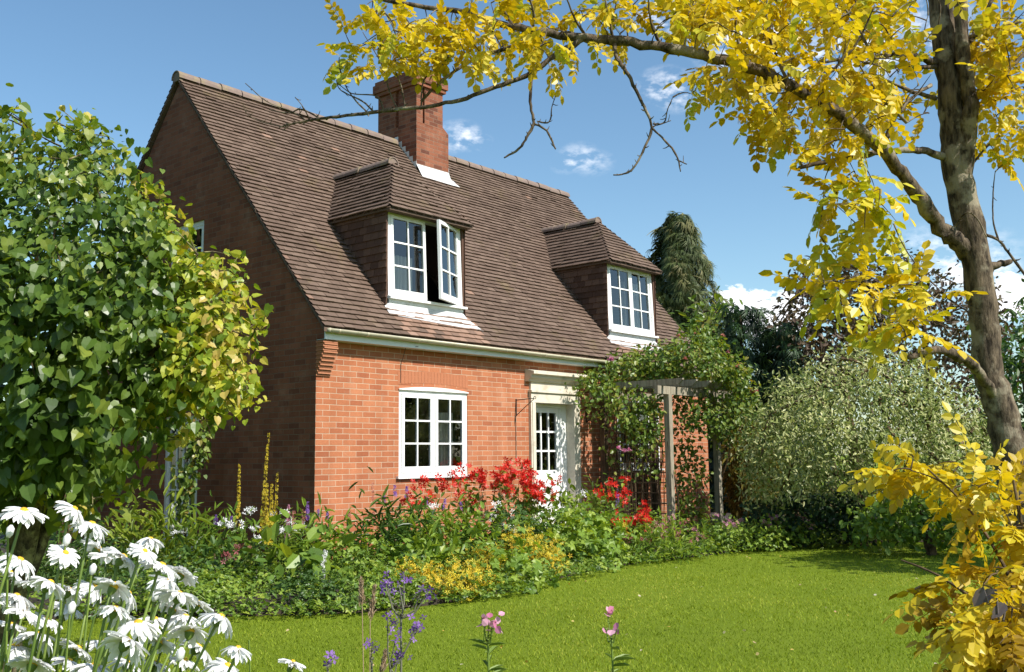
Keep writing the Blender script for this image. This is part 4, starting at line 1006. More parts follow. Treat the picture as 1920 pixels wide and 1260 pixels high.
g.build('foliage', M['rose_leaf'], rose, uv=False)
sk.grow(np.concatenate(tg)[::3], .0035, .05, maxlen=.9); g = G(); sk.mesh(g); g.build('stems', M['twig'], rose, uv=False)
def bloom(parent, c, r, mt, k=16, facing=None, name='bloom'):
    g = G(); d = rdir(k); d[:, 2] = np.abs(d[:, 2])*.6+.1; A, B, C_ = frames(d, np.array([0, 0, 1.])+.3*R_.normal(size=(k, 3))); g.inst(ROUND[0], ROUND[1], np.repeat(np.array([c]), k, 0)+.15*r*R_.normal(size=(k, 3)), A, B, C_, R_.uniform(.7, 1.1, k)*r, R_.random(k)); return g.build(name, mt, parent, uv=False)
for (u_, v_, D, r_, mt) in ((1145, 676, 16.4, .075, 'pink'), (1160, 842, 16.0, .06, 'pink'), (1170, 846, 16.0, .06, 'pink'), (1180, 845, 16.1, .055, 'pink'), (1285, 674, 16.5, .05, 'salmon'), (1355, 630, 17.0, .06, 'salmon'), (1385, 688, 17.0, .07, 'salmon'), (1305, 628, 17.0, .05, 'salmon'), (1272, 630, 17.0, .05, 'salmon'), (1415, 735, 17.2, .09, 'dusk'), (1365, 660, 17.1, .05, 'dusk')):
    bloom(rose, at_depth(u_, v_, D), r_, M[mt])
# ------------------------------------------------------------------ the yellow tree in front
TD = 4.0
tb = at_depth(1985, 1400, TD); tb = np.array([tb[0], tb[1], 0.])
yt = thing('yellow_leaved_tree', 'leaning tree with yellow pinnate leaves and a bare bough reaching across the roof', 'tree', tuple(tb))
sk = Skel()
sk.limb([tb+[0, 0, -.1]]+px_limb([(1958, 1180, TD, 100), (1925, 1000, TD, 88), (1900, 880, TD, 72), (1880, 780, TD, 66), (1852, 690, TD, 68), (1846, 600, TD, 62), (1832, 500, TD, 62), (1818, 420, TD, 70), (1796, 330, TD, 62), (1788, 230, TD, 60), (1778, 130, TD, 58), (1768, 40, TD, 56), (1752, -60, TD, 52), (1735, -200, TD, 40), (1730, -340, TD, 20)])[0],
        [.16]+[w*.86*TD/FPX/2 for w in (100, 88, 74, 68, 64, 61, 60, 66, 60, 58, 56, 54, 50, 40, 20)], 14)
def LB(*p): sk.limb(*px_limb(p))
LB((1797, 400, TD, 30), (1808, 300, TD-.03, 34), (1818, 200, TD-.06, 28), (1806, 100, TD-.08, 26), (1803, -20, TD-.1, 24), (1800, -120, TD-.1, 18))            # second leader
LB((1822, 478, TD, 40), (1795, 450, TD-.02, 36), (1765, 425, TD-.05, 32), (1720, 370, TD-.12, 28), (1680, 310, TD-.2, 26), (1620, 250, TD-.3, 25), (1560, 205, TD-.38, 24), (1500, 170, TD-.45, 23), (1420, 130, TD-.5, 22), (1340, 106, TD-.52, 21), (1240, 90, TD-.55, 19), (1150, 76, TD-.55, 20), (1080, 70, TD-.55, 18), (1000, 57, TD-.55, 15), (950, 48, TD-.5, 14), (880, 25, TD-.5, 12), (810, 14, TD-.45, 10), (740, 4, TD-.45, 9), (680, -10, TD-.4, 6))
LB((1095, 72, TD-.55, 12), (1040, 105, TD-.55, 11), (990, 140, TD-.55, 10), (930, 163, TD-.55, 9), (860, 188, TD-.55, 8), (800, 200, TD-.55, 8), (740, 205, TD-.5, 8), (690, 212, TD-.5, 7), (640, 218, TD-.5, 6.5), (590, 224, TD-.45, 5.5), (550, 231, TD-.45, 4.5), (525, 238, TD-.45, 3))
LB((1000, 70, TD-.5, 8), (945, 92, TD-.45, 8), (890, 110, TD-.4, 7), (830, 150, TD-.4, 6), (790, 190, TD-.42, 6))
LB((600, 222, TD-.45, 4), (565, 205, TD-.45, 3.5), (540, 212, TD-.45, 3), (505, 205, TD-.42, 2.5)); LB((575, 226, TD-.45, 3), (545, 208, TD-.4, 2.5), (500, 190, TD-.4, 2), (460, 156, TD-.4, 1.6)); LB((580, 224, TD-.45, 3), (568, 200, TD-.5, 2), (553, 182, TD-.5, 1.5)); LB((530, 238, TD-.45, 3), (490, 228, TD-.4, 2.2), (465, 215, TD-.4, 1.6), (455, 195, TD-.4, 1.2)); LB((545, 232, TD-.45, 2.5), (530, 245, TD-.45, 2))
for q in (((700, 210), (680, 190), (640, 170), (630, 150)), ((720, 206), (705, 180), (660, 175), (632, 155)), ((745, 204), (730, 170), (715, 120), (680, 60)), ((690, 212), (668, 190), (650, 165), (640, 140)), ((760, 203), (752, 160), (735, 120)), ((790, 198), (795, 150), (830, 120))):
    LB(*[(u, v, TD-.5+.03*k, 4-.9*k) for k, (u, v) in enumerate(q)])
LB((1152, 78, TD-.55, 9), (1155, 105, TD-.57, 8), (1175, 135, TD-.6, 7.5), (1190, 165, TD-.6, 7), (1208, 200, TD-.6, 6), (1222, 240, TD-.6, 5), (1205, 285, TD-.6, 4.5), (1188, 315, TD-.6, 4), (1170, 326, TD-.6, 3.5), (1150, 328, TD-.6, 2.5))
LB((1222, 240, TD-.6, 4.5), (1245, 262, TD-.62, 4), (1268, 290, TD-.64, 4), (1276, 322, TD-.64, 2)); LB((1270, 300, TD-.64, 3), (1288, 308, TD-.64, 2)); LB((1225, 232, TD-.6, 4), (1245, 230, TD-.58, 3), (1252, 205, TD-.58, 2), (1262, 182, TD-.56, 1.4)); LB((1244, 231, TD-.58, 2.5), (1258, 226, TD-.58, 1.6))
LB((998, 135, TD-.55, 7), (994, 190, TD-.57, 6), (1000, 230, TD-.58, 6), (985, 262, TD-.58, 5), (972, 280, TD-.58, 5), (945, 296, TD-.58, 3)); LB((1002, 232, TD-.58, 4.5), (1025, 245, TD-.6, 4), (1035, 265, TD-.6, 4), (1042, 280, TD-.6, 3)); LB((1008, 228, TD-.58, 3.5), (1030, 228, TD-.56, 3), (1035, 200, TD-.56, 2), (1042, 180, TD-.55, 1.4))
LB((1770, 295, TD, 16), (1730, 282, TD-.1, 14), (1690, 282, TD-.15, 13), (1640, 288, TD-.2, 12), (1590, 298, TD-.25, 11), (1545, 304, TD-.28, 10), (1498, 315, TD-.3, 7))
LB((1660, 278, TD-.2, 10), (1668, 240, TD-.22, 10), (1690, 205, TD-.25, 8), (1720, 175, TD-.2, 7), (1745, 160, TD-.1, 8))
LB((1868, 745, TD-.02, 19), (1828, 690, TD-.15, 18), (1800, 668, TD-.22, 20), (1765, 657, TD-.3, 17), (1735, 660, TD-.35, 15), (1705, 670, TD-.4, 10))
LB((1840, 510, TD+.02, 26), (1862, 498, TD+.02, 17), (1895, 490, TD+.04, 9)); LB((1755, 120, TD, 18), (1720, 105, TD-.1, 14), (1660, 105, TD-.2, 10), (1600, 108, TD-.25, 8), (1540, 118, TD-.3, 5)); LB((1760, 125, TD, 10), (1690, 125, TD-.1, 7), (1620, 118, TD-.15, 5))
LB((1755, 185, TD, 10), (1700, 168, TD-.05, 7), (1640, 140, TD-.1, 5)); LB((1820, 195, TD, 11), (1860, 160, TD+.05, 9), (1925, 95, TD+.1, 7)); LB((1818, 80, TD, 12), (1840, 40, TD+.05, 9), (1870, -20, TD+.05, 7)); LB((1822, 200, TD, 8), (1870, 185, TD, 6), (1930, 180, TD, 4)); LB((1815, 70, TD, 8), (1870, 55, TD, 6), (1930, 35, TD, 4))
LB((1822, 310, TD, 5), (1850, 275, TD, 4), (1875, 255, TD, 3)); LB((1848, 440, TD, 6), (1872, 450, TD, 5), (1895, 480, TD, 5), (1925, 520, TD, 5)); LB((1872, 450, TD, 4), (1862, 410, TD, 3), (1862, 360, TD, 2.5), (1866, 322, TD, 1.6)); LB((1780, 440, TD, 4), (1810, 400, TD-.1, 3), (1832, 410, TD-.1, 3), (1850, 445, TD-.1, 3))
for q in (((1480, 160), (1440, 60), (1440, -20)), ((1640, 110), (1600, 40), (1560, -20)), ((1520, 170), (1600, 90), (1640, 10)), ((1400, 122), (1380, 60), (1390, -20)), ((1150, 74), (1140, 30), (1130, -20)), ((1100, 70), (1080, 40), (1060, -10)), ((960, 48), (940, 10), (930, -20)), ((1240, 88), (1220, 40), (1215, -10)), ((1700, 230), (1650, 180), (1610, 120)), ((1000, 57), (1000, 20), (985, -20))):
    LB(*[(u, v, TD-.5-.05*k, 7-2.2*k) for k, (u, v) in enumerate(q)])
TRPX = [(1875, 780), (1849, 690), (1843, 600), (1828, 500), (1814, 420), (1796, 330), (1788, 230), (1778, 130), (1768, 40), (1752, -60)]
LBPX = [(1765, 425), (1720, 370), (1680, 310), (1620, 250), (1560, 205), (1500, 170), (1420, 130), (1340, 106), (1240, 90), (1150, 76), (1080, 70), (1000, 57)]
COMP = [T_compound(5, s_, .36, .30) for s_ in range(4)]; COMPS = [T_compound(4, s_+9, .34, .36, .45) for s_ in range(2)]
g = G()
def yl(poly, D, th_, n, per, L, rr, greens=0.0, g=g, sk=sk, sag=.12, tm=COMP, down=.25, ml=None, up=.7):
    X, O, P = region(poly, D, th_, n, .5, .9); dirs, ok = sk.grow(X, .0028, sag, maxlen=ml); X = X[ok]; dirs = dirs[ok]
    i = np.repeat(np.arange(len(X)), per); n_ = len(i)
    d = dirs[i]*.5+R_.normal(size=(n_, 3))*.7+np.array([0, 0, -down]); A, B, C_ = frames(d, np.array([0, 0, up])+R_.normal(size=(n_, 3))*.33)
    pq, dq = project(X[i]+d*.07); keep = np.ones(n_, bool)
    for (pl_, rad_, pr_) in ((TRPX, 62, .93), (LBPX, 30, .6)):
        dd = np.full(n_, 1e9)
        for k in range(len(pl_)-1):
            a_, b_ = np.array(pl_[k], float), np.array(pl_[k+1], float); ab = b_-a_; tt_ = np.clip(((pq-a_) @ ab)/(ab @ ab), 0, 1); dd = np.minimum(dd, np.linalg.norm(pq-(a_+tt_[:, None]*ab), axis=1))
        keep &= ~((dd < rad_) & (dq < TD+.12) & (R_.random(n_) < pr_))
    i = i[keep]; d = d[keep]; A = A[keep]; B = B[keep]; C_ = C_[keep]; n_ = len(i)
    r_ = np.clip(rr+.25*R_.normal(size=n_)+np.where(R_.random(n_) < greens, .6, 0), 0, 1); s_ = R_.uniform(L*.65, L*1.15, n_); k = R_.integers(0, len(tm), n_)
    for q in range(len(tm)):
        w = k == q; g.inst(tm[q][0], tm[q][1], X[i][w], A[w], B[w], C_[w], s_[w], r_[w])
yl([(592, 125), (600, 95), (640, 75), (650, 20), (690, -10), (760, 0), (830, 40), (850, 90), (810, 120), (760, 130), (700, 125), (640, 115)], TD-.45, .22, 46, 2, .125, .5)
yl([(830, -20), (1340, -20), (1340, 80), (1200, 80), (1085, 100), (1085, 165), (1060, 140), (960, 125), (900, 120), (840, 100)], TD-.5, .22, 84, 2, .13, .5)
yl([(1260, -30), (1770, -30), (1750, 230), (1700, 210), (1640, 250), (1560, 270), (1530, 295), (1440, 235), (1370, 205), (1350, 170), (1310, 130), (1270, 50)], TD-.35, .5, 265, 2, .143, .42, .1)
yl([(1800, -30), (1990, -30), (1990, 260), (1900, 240), (1870, 300), (1830, 280), (1805, 200)], TD+.1, .45, 90, 2, .15, .45)
yl([(1530, 340), (1640, 345), (1675, 400), (1710, 480), (1760, 500), (1750, 545), (1690, 500), (1540, 500), (1530, 440)], TD-.25, .2, 14, 2, .185, .75, .4, sag=.02)
yl([(1478, 515), (1560, 490), (1700, 530), (1790, 560), (1795, 600), (1740, 630), (1690, 645), (1650, 615), (1620, 560), (1540, 535)], TD-.35, .3, 27, 2, .18, .62, .2, sag=.02)
yl([(1550, 320), (1650, 320), (1660, 400), (1560, 400)], TD-.3, .2, 9, 2, .17, .5, .3)
yl([(1840, 270), (1910, 280), (1890, 310), (1850, 300)], TD, .05, 4, 2, .10, .9)
yl([(1285, 155), (1330, 160), (1330, 190), (1290, 190)], TD-.5, .03, 3, 1, .14, 1.0)
g.build('crown', M['yellow'], yt, uv=False)
sk.spurs(); g = G(); sk.mesh(g); g.build('trunk', M['bark'], yt, uv=False, smooth=True)
# golden bush at its foot
gb = at_depth(1960, 1420, 3.0); gb = np.array([gb[0], gb[1], 0.]); gbush = thing('golden_bush', 'golden yellow leaved bush in the bottom right corner at the foot of the leaning tree', 'bush', tuple(gb))
sk2 = Skel(); D_ = 3.0
for q in (((1960, 1300), (1900, 1100), (1820, 960), (1740, 880)), ((1950, 1300), (1850, 1150), (1760, 1080), (1690, 1050)), ((1960, 1300), (1860, 1220), (1760, 1190)), ((1970, 1200), (1930, 1050), (1900, 900)), ((1960, 1350), (1850, 1290), (1760, 1260))):
    sk2.limb(*px_limb([(u, v, D_+.12*math.sin(k*2+u), 9-2*k) for k, (u, v) in enumerate(q)]))
sk2.limb([gb, at_depth(1965, 1300, D_)], [.02, .016])
g2 = G()
yl([(1760, 935), (1800, 905), (1850, 880), (1960, 890), (2010, 1000), (1980, 1060), (1880, 1040), (1840, 980)], 3.1, .3, 36, 2, .15, .7, g=g2, sk=sk2)
yl([(1730, 1075), (1820, 1085), (1870, 1050), (2010, 1020), (2010, 1300), (1800, 1290), (1770, 1190), (1710, 1140), (1700, 1110)], 2.9, .4, 104, 2, .15, .35, g=g2, sk=sk2)
yl([(1640, 875), (1700, 850), (1760, 840), (1830, 850), (1800, 900), (1700, 905)], 3.2, .2, 14, 2, .14, .8, g=g2, sk=sk2)
g2.build('foliage', M['yellow_low'], gbush, uv=False)
g = G(); sk2.mesh(g); g.build('stems', M['twig'], gbush, uv=False)
g = G(); X = np.array([at_depth(u, v, 2.65) for u, v in ((1868, 1105), (1888, 1128), (1843, 1100))])
A, B, C_ = frames(R_.normal(size=(3, 3))*.4+CD*.5-CR*.6, -CF+np.array([0, 0, .9])+.3*R_.normal(size=(3, 3))); g.inst(E_LEAF[0], E_LEAF[1], X, A, B, C_, .06, R_.random(3))
for x_ in X: g.tube([x_, (x_+X[0])/2-[0, 0, .06], at_depth(1890, 1290, 2.8)], [.002, .003, .004], 5)
pp = tag(g.build('purple_leaved_spray', M['dullpurple'], None, uv=False, origin=X[0]), 'dark purple grey leaves of a spray among the golden bush', 'plant')
# ------------------------------------------------------------------ border plants
def base_at(u, y, z=.08):
    d = ray(u, 1000.0); s = (y-CAM[1])/d[1]; return np.array([CAM[0]+d[0]*s, y, z])
def depth_of(P): return float((P-CAM) @ FH)
def ztop(u, v, P): return at_depth(u, v, depth_of(P))[2]
def mound(u, y, vtop, wpx, name, label, cat, mt, tm, size, n, group=None, droop=.35, up=.7, flowers=None, low=.0, wild=.6, x=None):
    """leafy clump whose top stands at vtop; flowers = list of (material, template, count, size, where)"""
    P = base_at(u, y); D = depth_of(P); H = max(.15, ztop(u, vtop-(14 if y < -1.4 else 6), P)-P[2]); wpx *= 1.12 if y < -1.4 else 1.0; Rr = wpx*D/FPX/2
    t = thing(name, label, cat, tuple(P), group)
    nc = max(8, n//9); a = R_.uniform(0, 2*PI, nc); el = np.arcsin(np.clip(R_.random(nc)**.8, 0, 1)); rr = R_.uniform(.5, 1.0, nc)**.6
    lob = 1+.18*np.sin(a*3+u)+.10*np.sin(a*5+y*9)
    O = np.c_[np.cos(a)*np.cos(el), np.sin(a)*np.cos(el), np.sin(el)]
    X = P+np.c_[O[:, 0]*Rr*rr*lob, O[:, 1]*Rr*.8*rr*lob, low+O[:, 2]*H*rr*R_.uniform(.85, 1.0, nc)]
    i = np.repeat(np.arange(nc), 9); XX = X[i]+R_.normal(size=(len(i), 3))*size[1]*.9; XX[:, 2] = np.maximum(XX[:, 2], .06)
    g = G(); leaves(g, XX, O[i], tm, size, droop, up, wild, np.clip(R_.random(nc)[i]*.55+.45*R_.random(len(i)), 0, 1)); g.build('foliage', mt, t, uv=False)
    g = G()
    for q in X[::max(1, nc//16)]: g.tube([P+R_.normal(size=3)*[.05, .05, 0], P*.4+q*.6+[0, 0, .05], q], [.006, .004, .002], 4, rnd=.4)
    g.build('stems', M['stem'], t, uv=False)
    for (fm, ft, cnt, fs, nm, lift) in (flowers or []):
        # heads on the sunny upper side, each head a little cluster
        s_ = np.argsort(-(O[:, 2]+.35*(-O[:, 1])+.35*R_.random(nc)))[:cnt]
        for k in s_[:60]:
            m_ = 20 if nm == 'froth_blossoms' else 6
            c = P+(X[k]-P)*1.03+np.array([0, 0, lift*R_.uniform(.5, 1)]); q = c+R_.normal(size=(m_, 3))*fs*(1.7 if m_ > 8 else .8)
            A, B, C_ = frames(rdir(m_), np.array([0, -.6, .8])+.5*R_.normal(size=(m_, 3))); g = G(); g.inst(ft[0], ft[1], q, A, B, C_, R_.uniform(.7, 1.2, m_)*fs, R_.random(m_))
            if lift > .05: g2 = G(); g2.tube([X[k]*.7+P*.3, c], [.003, .002], 4); g2.build('flower_stalk', M['stem'], t, uv=False)
            g.build(nm, fm, t, uv=False)
    return t
ST5 = T_star(5, .2, .3); ST6 = T_star(6, .24, .4); ST4 = T_star(4, .28, .15)
def spike(u, y, vtop, vbot, name, label, cat, mt, wpx, nfl, fsize, group=None, lean=0.0, tm=ST5, leafm=None, taper=.5, y_is_depth=False, stem_r=.004, leafn=10, leafs=(.05, .12)):
    P = base_at(u, y); D = depth_of(P); zt_ = ztop(u, vtop, P); zb_ = max(P[2]+.05, ztop(u, vbot, P)); W = wpx*D/FPX/2
    t = thing(name, label, cat, tuple(P), group); L = CR*lean
    ax = lambda z: P*[1, 1, 0]+np.array([0, 0, 1.])*z+L*((z-P[2])/(zt_-P[2]))**1.5
    g = G(); g.tube([ax(z) for z in np.linspace(P[2]-.1, zt_, 9)], np.linspace(stem_r, stem_r*.4, 9), 5, rnd=.4); g.build('stem', M['stem'], t, uv=False)
    f = R_.random(nfl)**.9; z = zb_+(zt_-zb_)*f; a = R_.uniform(0, 2*PI, nfl); r_ = W*(1-taper*f)*R_.uniform(.5, 1, nfl)
    X = np.array([ax(q) for q in z])+np.c_[r_*np.cos(a), r_*np.sin(a), 0*a]; N_ = np.c_[np.cos(a), np.sin(a), .3+0*a]
    A, B, C_ = frames(np.cross(N_, rdir(nfl)), N_); g = G(); g.inst(tm[0], tm[1], X, A, B, C_, fsize*(1.1-.5*f), R_.random(nfl)); g.build('flower_spike', mt, t, uv=False)
    if leafm is not None:
        z = P[2]+(zb_-P[2])*R_.random(leafn); X = np.array([ax(q) for q in z]); a = R_.uniform(0, 2*PI, leafn); d = np.c_[np.cos(a), np.sin(a), .35+0*a]
        A, B, C_ = frames(d, np.tile([0, 0, 1.], (leafn, 1))); 
        g = G(); T_ = L_LEAF if leafs[1] < .2 else E_LEAF; g.inst(T_[0], T_[1], X, A, B, C_, R_.uniform(*leafs, leafn), R_.random(leafn)); g.build('leaves', leafm, t, uv=False)
    return t
# a leafy undergrowth that closes the soil between the clumps
n = 1900; X = np.c_[R_.uniform(-4.2, 9.8, n), R_.random(n), 0*R_.random(n)]; yb = bed_y(X[:, 0]); X[:, 1] = yb+.02+X[:, 1]*np.where(X[:, 0] < -.1, 7, 3.2)
X = X[(X[:, 1] < -.12) | (X[:, 0] < -.15)]; X = X[~((X[:, 0] > 4.2) & (X[:, 0] < 5.6) & (X[:, 1] > -.7))]; e_ = R_.uniform(-4.3, 9.5, 420); X = np.concatenate([X, np.c_[e_, bed_y(e_)+R_.uniform(.0, .34, 420)+.08*np.sin(e_*3.1)+.06*np.sin(e_*7.7), 0*e_]]); X[:, 2] = .05
i = np.repeat(np.arange(len(X)), 9); XX = X[i]+R_.normal(size=(len(i), 3))*[.10, .10, .0]+np.c_[np.zeros(len(i)), np.zeros(len(i)), R_.random(len(i))*np.where(i >= len(X)-420, .07, .18)]
g = G(); leaves(g, XX, np.tile([0, -.2, .8], (len(i), 1)), LOBE3, (.05, .11), .1, .8, .7); tag(g.build('undergrowth', M['bed'], None, uv=False), kind='stuff')
# mounds: (u, y, v of the top, width px, ...)
bd, bd2 = M['bed'], M['bed2']
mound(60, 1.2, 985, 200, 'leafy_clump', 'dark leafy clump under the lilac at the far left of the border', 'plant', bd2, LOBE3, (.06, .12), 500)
mound(160, .2, 1000, 190, 'leafy_clump', 'fine leaved dark clump behind the tallest daisies', 'plant', bd2, L_LEAF, (.07, .16), 560)
mound(245, 1.9, 935, 150, 'lime_clump', 'lime yellow leafy shrub in front of the tall gable window', 'plant', M['lime'], W_LEAF, (.04, .09), 480, droop=.1)
mound(290, .9, 985, 150, 'leafy_clump', 'grassy green clump just right of the lime yellow shrub', 'plant', M['lime'], L_LEAF, (.12, .26), 420, droop=-.5)
mound(400, .6, 985, 170, 'leafy_clump', 'upright green clump left of the single short mullein', 'plant', bd, L_LEAF, (.10, .2), 520, droop=-.4)
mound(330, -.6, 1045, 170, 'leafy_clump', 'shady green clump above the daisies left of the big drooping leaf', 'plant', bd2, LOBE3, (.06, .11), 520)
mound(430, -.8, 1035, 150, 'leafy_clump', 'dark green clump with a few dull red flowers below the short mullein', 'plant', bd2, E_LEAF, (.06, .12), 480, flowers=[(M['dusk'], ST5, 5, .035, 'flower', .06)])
mound(480, -1.55, 1085, 210, 'leafy_clump', 'broad green clump at the lawn edge behind the rightmost daisies', 'plant', bd, LOBE3, (.05, .10), 620)
mound(540, .1, 985, 120, 'phlox_clump', 'clump with white flower heads beside the mullein group', 'plant', bd, L_LEAF, (.08, .15), 380, flowers=[(M['whitep'], ST5, 6, .04, 'flower', .12)])
mound(600, -.7, 985, 120, 'phlox_clump', 'leafy green clump in front of the house corner', 'plant', bd, L_LEAF, (.10, .18), 460, droop=.0)
mound(640, -1.0, 995, 120, 'leafy_clump', 'pale green clump just right of the house corner', 'plant', M['bedl'], W_LEAF, (.05, .11), 420)
mound(560, -1.7, 1040, 130, 'broad_leaved_clump', 'large rounded leaves below the mullein group', 'plant', bd, W_LEAF, (.12, .24), 130, droop=.5)
mound(590, -2.5, 1100, 170, 'leafy_clump', 'low dark clump at the lawn edge below the white curved spike', 'plant', bd2, LOBE3, (.05, .1), 620)
mound(680, -2.75, 1080, 160, 'leafy_clump', 'low bright green clump at the lawn edge behind the dry seed heads', 'plant', M['bedl'], LOBE3, (.05, .1), 640)
mound(690, -1.6, 1030, 130, 'leafy_clump', 'mid green clump left of the dark glossy one', 'plant', bd, LOBE, (.08, .14), 380)
mound(738, -1.3, 955, 110, 'phlox_clump', 'dark glossy clump with whorled leaves below the left ground floor window', 'plant', bd2, L_LEAF, (.12, .2), 560, droop=.05)
mound(800, -1.3, 970, 120, 'phlox_clump', 'tall pale green leafy clump under the window sill', 'plant', M['bedl'], L_LEAF, (.10, .18), 560, droop=.0)
mound(790, -2.2, 1035, 140, 'leafy_clump', 'mid green clump between the glossy clump and the yellow froth', 'plant', bd, E_LEAF, (.08, .15), 560, droop=.1)
mound(750, -2.9, 1095, 120, 'leafy_clump', 'bushy green clump at the lawn edge left of the yellow froth', 'plant', bd, LOBE3, (.05, .09), 460)
mound(870, -1.5, 985, 140, 'leafy_clump', 'green clump below the left part of the red lilies', 'plant', bd, E_LEAF, (.07, .14), 560)
mound(960, -1.7, 975, 150, 'leafy_clump', 'green clump with white flowers below the middle of the red lilies', 'plant', bd2, LOBE, (.08, .15), 520, flowers=[(M['whitep'], ST5, 5, .045, 'flower', .05)])
FR = lambda c: [(M['froth'], ST5, int(c*1.5), .034, 'froth_blossoms', .045)]
mound(850, -3.0, 1085, 170, 'lady_mantle', 'largest yellow frothy clump spilling on to the lawn', 'plant', bd, LOBE, (.05, .09), 300, 'yellow frothy clumps', flowers=FR(52))
mound(775, -2.7, 1075, 90, 'lady_mantle', 'small yellow frothy clump left of the largest one', 'plant', bd, LOBE, (.05, .09), 160, 'yellow frothy clumps', flowers=FR(12))
mound(905, -2.6, 1040, 110, 'lady_mantle', 'yellow frothy clump behind the largest one', 'plant', bd, LOBE, (.05, .09), 200, 'yellow frothy clumps', flowers=FR(26))
mound(1025, -2.8, 1045, 75, 'lady_mantle', 'narrow yellow frothy clump at the lawn edge left of the big lobed leaves', 'plant', bd, LOBE, (.05, .09), 160, 'yellow frothy clumps', flowers=FR(26))
mound(975, -2.2, 1015, 110, 'lady_mantle', 'upper yellow frothy clump above the big soft leaves', 'plant', bd, LOBE, (.05, .09), 200, 'yellow frothy clumps', flowers=FR(14))
mound(950, -2.95, 1060, 110, 'anemone_clump', 'soft large lobed leaves between two yellow frothy clumps', 'plant', M['bedl'], LOBE, (.13, .22), 150, droop=.6)
mound(1085, -2.3, 1000, 190, 'anemone_clump', 'big mound of large lobed bright green leaves overhanging the lawn', 'plant', M['bedl'], LOBE, (.13, .23), 420, droop=.6)
mound(1000, -1.9, 985, 150, 'leafy_clump', 'light green leafy clump above the upper yellow froth', 'plant', M['bedl'], LOBE, (.08, .14), 460)
mound(1055, -1.4, 912, 120, 'leafy_clump', 'leafy clump in front of the white front door', 'plant', bd, E_LEAF, (.07, .13), 560, droop=.1)
mound(1140, -1.6, 975, 130, 'leafy_clump', 'green clump in front of the trellis below the right red lilies', 'plant', bd, E_LEAF, (.07, .13), 520)
mound(1120, -.8, 905, 80, 'leafy_clump', 'tall leafy clump beside the right door pilaster', 'plant', bd, L_LEAF, (.09, .16), 300, droop=.0)
mound(1190, -2.6, 1020, 120, 'leafy_clump', 'reddish green low clump right of the big lobed leaves', 'plant', bd, L_LEAF, (.06, .12), 420, flowers=[(M['dusk'], ST5, 8, .03, 'flower', .03)])
mound(1260, -2.9, 990, 130, 'flowering_clump', 'clump with dull pink flower sprays at the lawn edge in front of the pergola', 'plant', M['bedl'], L_LEAF, (.06, .12), 560, droop=.0, flowers=[(M['dusk'], ST5, 18, .03, 'flower', .04), (M['pink'], ST5, 6, .025, 'flower', .05)])
mound(1210, -1.9, 975, 110, 'leafy_clump', 'bushy green clump at the left foot of the pergola', 'plant', bd, LOBE3, (.06, .11), 460)
mound(1300, -2.2, 990, 110, 'leafy_clump', 'green clump between the two front pergola posts', 'plant', bd, LOBE3, (.06, .11), 420)
GF = [(M['pink'], ST5, 8, .03, 'flower', .10)]
mound(1365, -3.0, 985, 120, 'geranium_mound', 'hardy geranium mound just right of the front right pergola post', 'plant', M['bedl'], LOBE, (.05, .09), 560, 'geranium mounds', flowers=GF)
mound(1435, -3.3, 988, 110, 'geranium_mound', 'middle one of three low geranium mounds by the variegated shrub', 'plant', M['bedl'], LOBE, (.05, .09), 560, 'geranium mounds', flowers=GF)
mound(1500, -3.55, 985, 90, 'geranium_mound', 'rightmost geranium mound in front of the dark foot of the variegated shrub', 'plant', M['bedl'], LOBE, (.05, .09), 480, 'geranium mounds', flowers=GF)
mound(1560, -4.0, 1010, 60, 'geranium_mound', 'smallest leafy mound at the lawn edge below the variegated shrub', 'plant', M['lime'], LOBE3, (.05, .09), 160)
# red lilies: every flower head a part
def red_plant(u, y, heads, label, spread_v=0):
    P = base_at(u, y); t = thing('red_lily', label, 'flower', tuple(P), 'red lilies in front of the door and window'); D = depth_of(P)
    g = G(); gl = G()
    for (hu, hv) in heads:
        c = at_depth(hu, hv, D+R_.normal()*.14); b0 = P+np.array([R_.normal()*.06, R_.normal()*.06, 0]); mid = np.array([c[0]*.75+b0[0]*.25, c[1]*.75+b0[1]*.25, c[2]*.72])
        g.tube([b0, (b0+mid)/2+[0, 0, .12], mid, c], [.005, .004, .003, .002], 4, rnd=.4)
        k = 7; nrm = unit(rdir(k)*.8+np.array([.0, -.55, .45])); A, B, C_ = frames(np.cross(nrm, rdir(k)), nrm); h = G(); h.inst(ST6[0], ST6[1], c+R_.normal(size=(k, 3))*.045, A, B, C_, R_.uniform(.046, .066, k), R_.random(k)); h.build('flower_head', M['red'], t, uv=False)
        z = R_.random(12)**.7; X = b0+(c-b0)*z[:, None]; O = rdir(12)*[1, 1, .3]; leaves(gl, X, O, E_LEAF, (.07, .13), .1, .7, .4)
    g.build('stems', M['stem'], t, uv=False); gl.build('leaves', M['bed'], t, uv=False)
def heads(n, u0, u1, v0, v1): return [(R_.uniform(u0, u1), R_.uniform(v0, v1)) for _ in range(n)]
red_plant(815, -1.0, [(785, 905), (800, 903), (822, 905), (850, 900), (835, 915)], 'sparse red lily under the sill at the left end of the row')
red_plant(870, -1.0, [(878, 882), (895, 885), (880, 895), (860, 902), (905, 893), (868, 935), (885, 938), (900, 905)], 'red lily rising in front of the right side of the window sill')
red_plant(925, -1.1, heads(5, 905, 960, 878, 900)+heads(5, 905, 955, 898, 920)+[(945, 874)], 'red lily left of the thickest red cluster')
red_plant(968, -1.2, heads(14, 950, 1000, 890, 935), 'thickest cluster of red lilies left of the front door')
red_plant(1005, -1.3, heads(9, 985, 1022, 905, 935)+[(1038, 900), (1033, 925), (980, 945)], 'red lily in front of the lower left corner of the door')
red_plant(985, -.7, [(978, 872), (988, 870), (955, 875), (992, 890)], 'tallest red lily against the left door pilaster')
